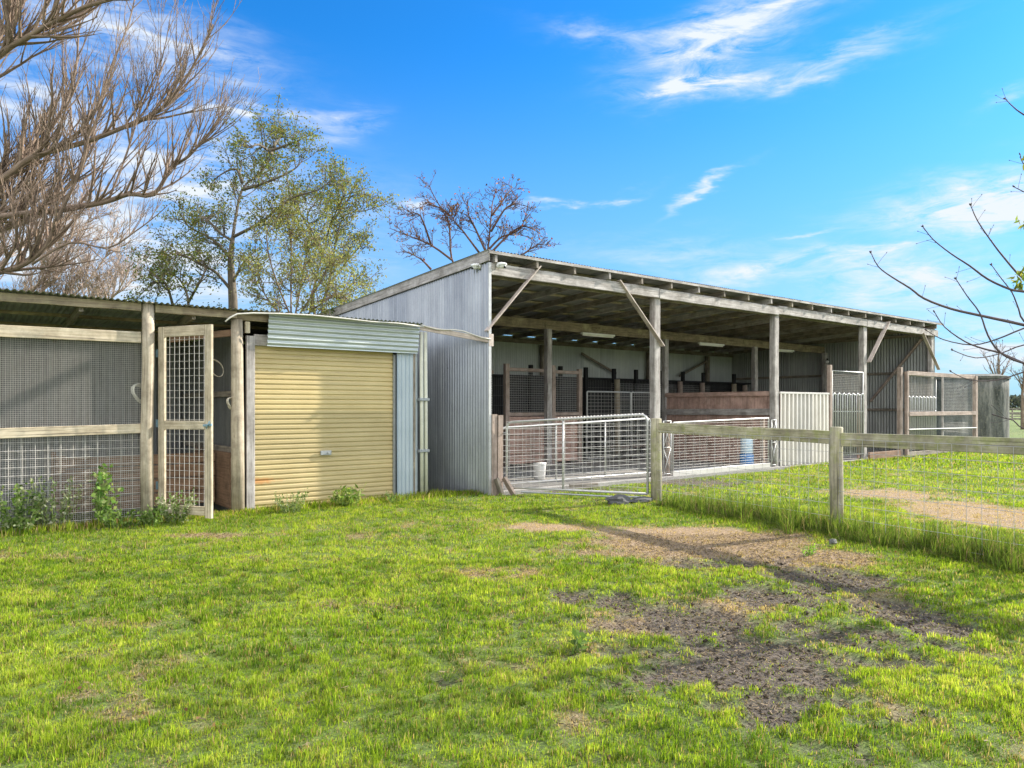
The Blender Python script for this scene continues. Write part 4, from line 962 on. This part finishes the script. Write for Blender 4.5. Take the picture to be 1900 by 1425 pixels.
for L in ([(-80, 640), (40, 600), (120, 560), (180, 500), (215, 440)], [(-60, 560), (20, 470), (90, 420), (150, 390)], [(-60, 560), (0, 440), (40, 380), (90, 330)], [(-80, 640), (60, 640), (160, 590), (235, 530)], [(0, 600), (100, 520), (130, 460), (170, 400)], [(-80, 600), (60, 540), (100, 480), (120, 430)], [(-40, 640), (100, 590), (200, 560), (240, 500)]):
    t.limb(px_limb(L, 27, random.uniform(-1.5, 1.5)), .07, .015, (5.5, 1.7, 2, 20, 60, .05))
t.thick.build('trunk', M['bark_pink'], tw, True); t.fine.build('twigs', M['bark_pink'], tw)
# ---------------------------------------------------------------- leafy tree in the middle
def leafy(name, label, basepx, Z, trunk, limbs, kid, leafn, lsize, cols, barkm, up=.15, wig=.2, long=1.9, droop=.2, rad=.16, r0=.16, rmin=.006, dens=1.2, lf=.55, keep=1., lr=.06):
    bs = W(basepx, 755, Z); g = thing(name, label, 'tree', (bs.x, bs.y, 0))
    t = Tree(up, wig); t.rmin = rmin; t.dens = dens; t.lf = lf
    t.limb([(bs.x, bs.y, -.1)]+px_limb(trunk, Z), r0, r0*.35)
    for L in limbs: t.limb(px_limb(L, Z, random.uniform(-1.3, 1.3), random.uniform(-.6, .6)), lr, .012, kid)
    t.thick.build('trunk', M[barkm], g, True); t.fine.build('twigs', M[barkm], g)
    P = []
    for a, m_ in t.tips:
        if random.random() > keep: continue
        for k in range(leafn):
            f = random.random()*1.1; P.append(tuple(m_.lerp(a, f)+rvec()*rad*random.random()))
    if P: cards('crown', P, lsize, cols, g, long, droop)
    return g, t
OL = [(.14, .18, .05), (.20, .24, .07), (.10, .135, .04), (.27, .28, .09), (.22, .17, .07)]
leafy('sparse_leafy_tree', 'tall sparse olive leaved tree rising behind the low shed', 432, 20,
      [(433, 600), (430, 520), (428, 480), (432, 440)],
      [[(432, 440), (438, 400), (450, 350), (478, 325), (498, 300), (508, 272), (503, 248)], [(450, 352), (490, 340), (540, 318), (560, 300)], [(432, 440), (480, 415), (512, 390), (545, 366), (590, 352), (620, 330)], [(428, 445), (405, 430), (380, 405), (350, 400)],
       [(428, 480), (395, 445), (350, 420), (335, 395)], [(430, 540), (400, 505), (370, 490), (330, 470), (290, 480)], [(450, 340), (440, 315), (420, 318), (395, 335)], [(500, 280), (530, 270), (555, 260)], [(505, 285), (480, 268), (465, 275)], [(430, 530), (450, 490), (480, 460)],
       [(350, 600), (348, 550), (330, 515), (300, 505)], [(350, 560), (375, 515), (390, 480)], [(325, 590), (315, 545), (300, 520), (270, 530)], [(508, 272), (520, 255), (540, 255)]],
      (7., .9, 1, 25, 80, .15), 15, .037, OL, 'bark', r0=.16, rad=.27, lr=.045)
leafy('slender_leafy_tree', 'slender loose crowned tree beside the gable, olive and yellow leaves', 585, 22,
      [(585, 600), (580, 560), (590, 500)],
      [[(575, 580), (585, 520), (600, 470), (612, 420), (630, 380), (640, 355), (625, 335)], [(600, 560), (615, 500), (625, 440), (640, 400), (680, 390), (715, 378)], [(600, 470), (580, 430), (570, 400), (590, 370)], [(612, 420), (640, 378), (660, 360), (685, 362)], [(610, 530), (640, 490), (665, 460), (670, 450)], [(590, 560), (640, 540), (670, 510), (690, 520)], [(600, 480), (560, 400), (545, 378), (560, 355)]],
      (6.6, .9, 1, 25, 80, .15), 15, .037, OL+[(.30, .30, .07), (.33, .30, .08)], 'bark', r0=.07, rad=.30, lr=.034)
leafy('yellow_willow_bush', 'bushy yellow green willow in front of the slender tree', 540, 19,
      [(540, 610), (535, 580)],
      [[(545, 600), (520, 540), (500, 480), (495, 430), (505, 400)], [(545, 600), (560, 520), (570, 470), (590, 440)], [(550, 600), (600, 560), (630, 545), (650, 560)], [(540, 600), (540, 520), (540, 440), (530, 400)], [(545, 600), (590, 530), (610, 490), (620, 480)], [(540, 600), (500, 560), (480, 520), (470, 490)], [(570, 600), (620, 575), (650, 575)]],
      (8, .85, 1, 25, 80, .1), 13, .030, [(.26, .28, .09), (.33, .34, .12), (.18, .22, .07), (.38, .37, .15), (.28, .26, .11)], 'bark_tan', droop=.5, long=2.8, r0=.06, rad=.30, lr=.025)
leafy('red_leaved_tree', 'nearly bare dark branched tree with scattered red leaves behind the tall shed', 880, 33,
      [(880, 640), (878, 560), (870, 520)],
      [[(860, 520), (838, 480), (834, 420), (826, 400), (806, 365), (797, 345)], [(838, 482), (800, 455), (760, 438), (722, 423)], [(835, 400), (815, 385), (790, 378)], [(895, 520), (905, 465), (911, 405), (914, 375), (920, 350)], [(905, 475), (880, 420), (870, 400), (868, 370)], [(890, 470), (860, 430), (838, 402), (845, 378)], [(911, 430), (935, 390), (952, 378), (960, 368)],
       [(910, 470), (950, 430), (975, 420), (995, 428)], [(912, 400), (935, 370), (950, 345)], [(905, 520), (960, 480), (990, 458), (1010, 452)], [(800, 455), (780, 400), (765, 400)], [(800, 500), (780, 480), (750, 465)], [(905, 465), (930, 440), (965, 425), (980, 380)]],
      (5.0, 1.0, 2, 25, 65, .2), 1, .075, [(.40, .11, .05), (.46, .20, .06), (.20, .08, .045), (.30, .20, .07), (.10, .06, .045)], 'bark_red', r0=.2, rad=.3, rmin=.008, long=1.4, lr=.055, keep=.35)
g, t_ = leafy('creeper_bush', 'dark green leafy bush against the gable wall above the low roof', 652, 18.5, [(652, 640), (650, 610)], [[(652, 610), (640, 585), (630, 575)], [(652, 610), (665, 585), (672, 570)], [(650, 610), (650, 580), (655, 568)]],
      (6, .3, 1, 30, 80, .2), 16, .035, [(.05, .085, .025), (.08, .12, .03), (.11, .15, .04)], 'bark', rad=.12, lr=.02, r0=.03)
# ---------------------------------------------------------------- budding tree on the right
bs = W(2120, 755, 6.8)
tw = thing('budding_tree', 'bare dark branches with swelling buds reaching in at the right edge', 'tree', (bs.x, bs.y, 0))
t = Tree(up=.15, wig=.10); t.rmin = .0016; t.dens = .9; t.lf = .42
t.limb([(bs.x, bs.y, -.1)]+px_limb([(2115, 900), (2120, 760), (2100, 660)], 6.8), .06, .04)
t.limb(px_limb([(2120, 760), (2130, 560), (2090, 400), (2050, 250)], 6.8), .035, .012)
BR = [([(2090, 655), (1990, 625), (1900, 603), (1822, 586), (1765, 573), (1715, 554), (1689, 535), (1655, 514), (1630, 495), (1616, 469)], .022, 6.6),
      ([(2090, 600), (1990, 555), (1900, 541), (1875, 537), (1833, 518), (1799, 493), (1765, 471), (1731, 444), (1713, 421)], .018, 6.4),
      ([(2090, 640), (1960, 555), (1900, 518), (1863, 478), (1837, 444), (1814, 410), (1801, 381)], .016, 6.9),
      ([(1990, 690), (1900, 674), (1856, 654), (1833, 622), (1818, 581), (1795, 550), (1774, 518)], .014, 6.5),
      ([(2080, 720), (1960, 692), (1900, 674), (1856, 655), (1825, 647), (1791, 634), (1753, 607), (1734, 579)], .018, 6.5),
      ([(1950, 640), (1900, 596), (1890, 573), (1878, 543), (1859, 518), (1840, 492)], .011, 6.7),
      ([(1960, 590), (1900, 609), (1848, 630), (1803, 640), (1750, 630), (1719, 613)], .012, 6.8),
      ([(1960, 640), (1900, 640), (1856, 656), (1810, 664), (1768, 650)], .009, 6.4),
      ([(2060, 640), (1960, 670), (1900, 690), (1850, 705), (1800, 705), (1765, 690)], .012, 6.9),
      ([(2060, 330), (1960, 250), (1900, 213), (1882, 200), (1865, 183)], .013, 6.6),
      ([(2060, 420), (1930, 370), (1900, 356), (1882, 347)], .009, 6.6), ([(2060, 400), (1940, 345), (1900, 305), (1893, 287)], .009, 6.6),
      ([(1960, 800), (1900, 795), (1880, 780), (1860, 775), (1845, 770)], .008, 6.4)]
buds = MB()
def bud(p, d, s):
    buds.tube([p, p+d*s*.6, p+d*s*1.4, p+d*s*2.1], [s*.35, s*.62, s*.45, s*.1], 5)
for L, r0, Z in BR:
    Q = t.limb(px_limb(L, Z, random.uniform(-.25, .25)), r0*.8, .0034, (3.2, .17, 0, 35, 75, .2), sub=3)
    d = (Q[-1]-Q[-2]).normalized()
    for k in range(3): bud(Q[-1], (d+rvec()*.5).normalized(), .011)
    for i in range(len(Q)//3, len(Q)-1):
        for k in range(2): 
            if random.random() < .8: bud(Q[i].lerp(Q[i+1], random.random()), ((Q[i+1]-Q[i]).normalized()+rvec()*1.3).normalized(), .0055)
for a, m_ in t.tips: bud(a, (a-m_).normalized(), .0065)
t.thick.build('trunk', M['bark_dark'], tw, True); t.fine.build('twigs', M['bark_dark'], tw); tag(buds.build('buds', M['bark_dark'], tw, True), kind='stuff')
P = []
for px, py, n in ((1893, 520, 24), (1901, 505, 16), (1897, 410, 12), (1905, 290, 20)):
    for k in range(n): P.append(tuple(W(px+random.gauss(0, 5), py+random.gauss(0, 8), 6.6)))
cards('last_leaves', P, .026, [(.20, .26, .05), (.30, .30, .07), (.10, .15, .04)], tw, 3., .8)
# ---------------------------------------------------------------- far trees
def far_bare(label, px, Z, top, spread, mat, seed, lvl=2):
    random.seed(seed); bs = W(px, 755, Z); g = thing('bare_tree', label, 'tree', (bs.x, bs.y, 0), 'small bare trees in the far paddock')
    t = Tree(.28, .12); t.rmin = .010; t.dens = 1.0; t.lf = .5; s = (755-top)
    t.limb([(bs.x, bs.y, -.1)]+px_limb([(px, 755-s*.3), (px+2, 755-s*.6), (px+1, top)], Z), .12, .02, (2.6, s*Z/F*.33, lvl, 25, 55, .3))
    for k in range(5):
        dx = random.uniform(-1, 1)*spread; t.limb(px_limb([(px, 755-s*random.uniform(.15, .5)), (px+dx*.5, 755-s*.65), (px+dx, top+random.random()*s*.3)], Z, random.uniform(-1, 1)), .05, .015, (2.6, s*Z/F*.25, lvl-1, 20, 55, .2))
    t.thick.build('trunk', M[mat], g, True); t.fine.build('twigs', M[mat], g)
far_bare('small pale bare tree just above the water tank', 1852, 44, 652, 26, 'bark_tan', 3)
far_bare('small pale bare tree at the right edge of the far paddock', 1897, 50, 672, 24, 'bark_tan', 4)
far_bare('small pale bare tree beyond the right edge of the view', 1960, 47, 660, 28, 'bark_tan', 9)
random.seed(21)
def tree_line():
    P = []; 
    for i in range(16000):
        px = random.uniform(1700, 2300); Z = random.uniform(330, 360); k = 6.2+2.6*mnoise.noise(Vector((px*.03, 0, 0)))+1.6*mnoise.noise(Vector((px*.11, 3, 0)))
        p = W(px, 755, Z); P.append((p.x, p.y, random.random()**.7*k))
    return P
ob = cards('far_tree_line', tree_line(), .9, [(.045, .06, .065), (.07, .085, .085), (.10, .11, .10)], None, 1.2, 0.)
tag(ob, 'dark band of trees along the far horizon at the right', 'tree line', kind='stuff')
# ---------------------------------------------------------------- weeds at the foot of the buildings
def weed(label, px, py, hpx, wpx, cols, lsize, n_st, leaves, long=1.3, y=None, mat='leaf', group='weeds along the foot of the sheds'):
    q = G(px, py); Z = F*H/(py-755); hh = hpx/F*Z; ww = wpx/F*Z/2
    g = thing('weed', label, 'weed', (q.x, q.y, 0), group); b = MB(); P = []
    for k in range(n_st):
        a = random.random()*6.28; s = random.random()**.5*ww; tip = Vector((q.x+math.cos(a)*s, q.y+math.sin(a)*s*.6, hh*random.uniform(.55, 1.)))
        p0 = Vector((q.x+math.cos(a)*s*.35, q.y+math.sin(a)*s*.3, gz1(q.x, q.y)-.02)); m_ = p0.lerp(tip, .5)+rvec()*.03
        b.tube([p0, m_, tip], [.006, .004, .002], 4, False)
        for j in range(leaves): f = .12+.9*random.random(); pp = p0.lerp(m_, f*2) if f < .5 else m_.lerp(tip, f*2-1); P.append(tuple(pp+rvec()*lsize*1.6*random.random()))
    b.build('stems', M['leaf_stem'], g); cards('leaves', P, lsize, cols, g, long, .1, mat)
M['leaf_stem'] = plain('green_stem', (.16, .22, .06), .6)
GR = [(.14, .23, .05), (.22, .33, .09), (.09, .15, .04)]; SIL = [(.36, .40, .24), (.46, .48, .34), (.25, .32, .15), (.55, .54, .40)]
weed('bushy green weed at the left end of the mesh cage', 40, 985, 90, 110, GR+SIL[:1], .034, 26, 34)
weed('pale silvery flowering weed in front of the cage mesh', 100, 978, 95, 95, SIL+GR[:1], .034, 22, 26)
weed('tall leafy bright green weed against the cage mesh', 192, 972, 115, 70, [(.19, .33, .07), (.28, .42, .11), (.12, .24, .06), (.34, .40, .16)], .052, 14, 30)
weed('low green weed between the tall weed and the round post', 235, 972, 34, 110, GR, .035, 16, 14)
weed('silvery low bush at the foot of the open mesh door', 328, 966, 58, 78, SIL+GR, .028, 26, 26)
weed('low green weed below the round post', 285, 972, 32, 60, GR, .035, 12, 14)
weed('pale straggly weed in front of the roller door, left one', 540, 948, 42, 80, SIL[:3]+GR, .024, 20, 18)
weed('green tussock weed in front of the roller door, right one', 650, 936, 34, 90, [(.20, .30, .06), (.30, .36, .10), (.12, .20, .04)], .03, 22, 14, 3.)
weed('low green weed at the foot of the blue grey strip', 735, 930, 18, 70, GR, .024, 10, 10)
weed('small dark rosette weed in the worn soil', 1070, 1205, 26, 30, GR, .03, 6, 5, 2.5, group='small weeds in the lawn')
weed('bright green seedlings beside the long grass', 1500, 1028, 16, 60, [(.24, .44, .05)], .018, 10, 8, group='small weeds in the lawn')
# fallen leaves
X, Y, Z = sample(3, 12, 3.5); k = grass_keep(X, Y); X, Y = X[k], Y[k]
P = np.stack([X, Y, gz(X, Y)+.02], -1); ob = cards('fallen_leaves', P, .018, [(.22, .11, .06), (.16, .08, .05), (.30, .18, .09)], None, 1.3); tag(ob, 'brown fallen leaves scattered on the grass', 'leaves', kind='stuff')
# ---------------------------------------------------------------- world, sun, camera
EL = math.radians(27); AZ = math.radians(12.2)
sd = Vector((math.cos(AZ)*math.cos(EL), -math.sin(AZ)*math.cos(EL), math.sin(EL)))
FILL_CLOUD_V = 8.6
w = bpy.data.worlds.new('World'); SC.world = w; w.use_nodes = True; nt = w.node_tree
bg = nt.nodes['Background']; bg.inputs[1].default_value = .11
sky = N(nt, 'ShaderNodeTexSky', sky_type='NISHITA', sun_disc=False, sun_elevation=EL, sun_rotation=math.pi/2+AZ, altitude=100, air_density=1.0, dust_density=.4, ozone_density=2.5)
tc = N(nt, 'ShaderNodeTexCoord').outputs['Generated']
sp = N(nt, 'ShaderNodeSeparateXYZ'); nt.links.new(tc, sp.inputs[0])
fw = mul(nt, mul(nt, sp.outputs[0], s_), mul(nt, sp.outputs[1], c_), 'ADD')
rt = mul(nt, mul(nt, sp.outputs[0], c_), mul(nt, sp.outputs[1], -s_), 'ADD')
az = mul(nt, rt, fw, 'ARCTAN2'); el = N(nt, 'ShaderNodeMath', operation='ARCSINE'); nt.links.new(sp.outputs[2], el.inputs[0]); el = el.outputs[0]
cb = N(nt, 'ShaderNodeCombineXYZ'); nt.links.new(az, cb.inputs[0]); nt.links.new(el, cb.inputs[1]); V2 = cb.outputs[0]
n1 = noise(nt, scaled(nt, V2, (2.2, 6, 1)), 2., 5, .6); n2 = noise(nt, scaled(nt, V2, (2., 6.5, 4)), 3.1, 5, .6)
azd = mul(nt, az, mul(nt, mul(nt, n1, -.5, 'ADD'), .22), 'ADD'); eld = mul(nt, el, mul(nt, mul(nt, n2, -.5, 'ADD'), .09), 'ADD')
wis = noise(nt, scaled(nt, V2, (2.4, 10, 1)), 4.5, 9, .68, .6)
tot = None
CL = [(1350, 62, 150, 34, -12, 1.0), (1300, 160, 105, 24, -4, 1.25), (1540, 120, 150, 20, -9, .75), (1440, 15, 90, 14, -10, .6), (1130, 65, 110, 16, 8, .45), (1060, 376, 85, 7, -8, 1.0), (1310, 355, 75, 8, -24, .95),
      (1830, 365, 190, 36, -4, 1.6), (1860, 400, 120, 16, -4, .8), (1700, 520, 170, 44, 0, 1.1), (1430, 505, 170, 22, -4, 1.), (1250, 470, 200, 26, 0, .40), (260, 75, 190, 48, 4, 1.15), (440, 205, 120, 13, 0, 1.1), (610, 240, 60, 30, -20, .5),
      (1500, 432, 46, 5, -12, .7), (745, 378, 24, 9, 0, .9), (1840, 180, 50, 12, -25, .45), (90, 190, 150, 50, 0, 1.0), (330, 300, 170, 50, -15, 1.0), (480, 400, 220, 90, 0, .6), (100, 430, 250, 90, 0, .9), (380, 340, 90, 22, -10, .6), (1850, 640, 200, 60, 0, 1.0), (330, 520, 300, 70, 0, .8), (1620, 470, 60, 10, -5, .7),
      (1250, 170, 60, 12, 0, .9), (-300, 300, 300, 80, 0, .8), (2200, 300, 250, 60, 0, .9), (2300, 520, 300, 50, 0, .9), (-500, 100, 200, 60, 0, .7)]
for (px, py, rx, ry, an, st) in CL:
    X_ = (px-950)/F; a0 = math.atan2(X_, 1); e0 = math.atan2((755-py)/F, math.hypot(X_, 1))
    sx = rx/F*math.cos(a0)**2; sy = ry/F*math.cos(a0); ca, sa_ = math.cos(math.radians(an)), math.sin(math.radians(an))
    dx = mul(nt, azd, -a0, 'ADD'); dy = mul(nt, eld, -e0, 'ADD')
    u = mul(nt, mul(nt, dx, ca/sx), mul(nt, dy, -sa_/sx), 'ADD'); v = mul(nt, mul(nt, dx, sa_/sy), mul(nt, dy, ca/sy), 'ADD')
    d2 = mul(nt, mul(nt, u, u), mul(nt, v, v), 'ADD')
    e = N(nt, 'ShaderNodeMath', operation='EXPONENT'); nt.links.new(mul(nt, d2, -1.), e.inputs[0]); e = mul(nt, e.outputs[0], st)
    tot = e if tot is None else mul(nt, tot, e, 'ADD')
dens = mul(nt, tot, mul(nt, ramp(nt, wis, [(.36, (.06, .06, .06)), (.64, (1, 1, 1))]), 1.12), 'MULTIPLY')
dens = mul(nt, dens, 1.05, 'MULTIPLY', True)
hs = N(nt, 'ShaderNodeHueSaturation'); hs.inputs['Hue'].default_value = .496; hs.inputs['Saturation'].default_value = 1.30; hs.inputs['Value'].default_value = .80; nt.links.new(sky.outputs[0], hs.inputs['Color'])
skyc = mixc(nt, 1., hs.outputs[0], (.27, .80, 1.12), 'MULTIPLY')
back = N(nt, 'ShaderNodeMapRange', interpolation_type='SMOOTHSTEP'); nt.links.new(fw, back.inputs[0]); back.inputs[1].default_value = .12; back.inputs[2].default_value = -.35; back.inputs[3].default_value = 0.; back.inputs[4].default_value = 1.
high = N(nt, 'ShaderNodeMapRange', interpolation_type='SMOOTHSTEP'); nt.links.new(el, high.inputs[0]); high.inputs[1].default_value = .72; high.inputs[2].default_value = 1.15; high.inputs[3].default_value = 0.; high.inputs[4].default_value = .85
fill_cov = mul(nt, mul(nt, back.outputs[0], high.outputs[0], 'MAXIMUM'), ramp(nt, noise(nt, tc, 3.2, 6, .6), [(.36, (.35, .35, .35)), (.55, (1, 1, 1))]))  # unseen bright cloud behind the camera and overhead, added as neutral fill light
lowf = N(nt, 'ShaderNodeMapRange', interpolation_type='SMOOTHSTEP'); nt.links.new(el, lowf.inputs[0]); lowf.inputs[1].default_value = .48; lowf.inputs[2].default_value = -.05; lowf.inputs[3].default_value = 0.; lowf.inputs[4].default_value = .85
skyc = mixc(nt, lowf.outputs[0], skyc, (1.35, 1.95, 3.0))
fin = mixc(nt, fill_cov, mixc(nt, dens, skyc, (3.0, 3.25, 3.55)), (FILL_CLOUD_V*1.0, FILL_CLOUD_V, FILL_CLOUD_V))
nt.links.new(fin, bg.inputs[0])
lt_ = bpy.data.lights.new('sun', 'SUN'); lt_.energy = 3.7; lt_.angle = math.radians(.5); lt_.color = (1, .92, .80)
so = bpy.data.objects.new('sun', lt_); COL.objects.link(so); so.rotation_euler = sd.to_track_quat('Z', 'Y').to_euler()
cam = bpy.data.cameras.new('camera'); co = bpy.data.objects.new('camera', cam); COL.objects.link(co)
co.location = (CX, CY, H); co.rotation_euler = (math.pi/2, 0, -math.atan2(s_, c_))
cam.sensor_width = 36; cam.lens = 36*F/1900; cam.shift_y = 42.5/1900; cam.clip_end = 9000; cam.clip_start = .05
SC.camera = co
w.cycles.sampling_method = 'MANUAL'; w.cycles.sample_map_resolution = 512
SC.view_settings.view_transform = 'Standard'; SC.view_settings.look = 'None'; SC.view_settings.gamma = 1; SC.view_settings.exposure = 1.42
SC.render.engine = 'CYCLES'
SC.render.resolution_x = 1024; SC.render.resolution_y = 768
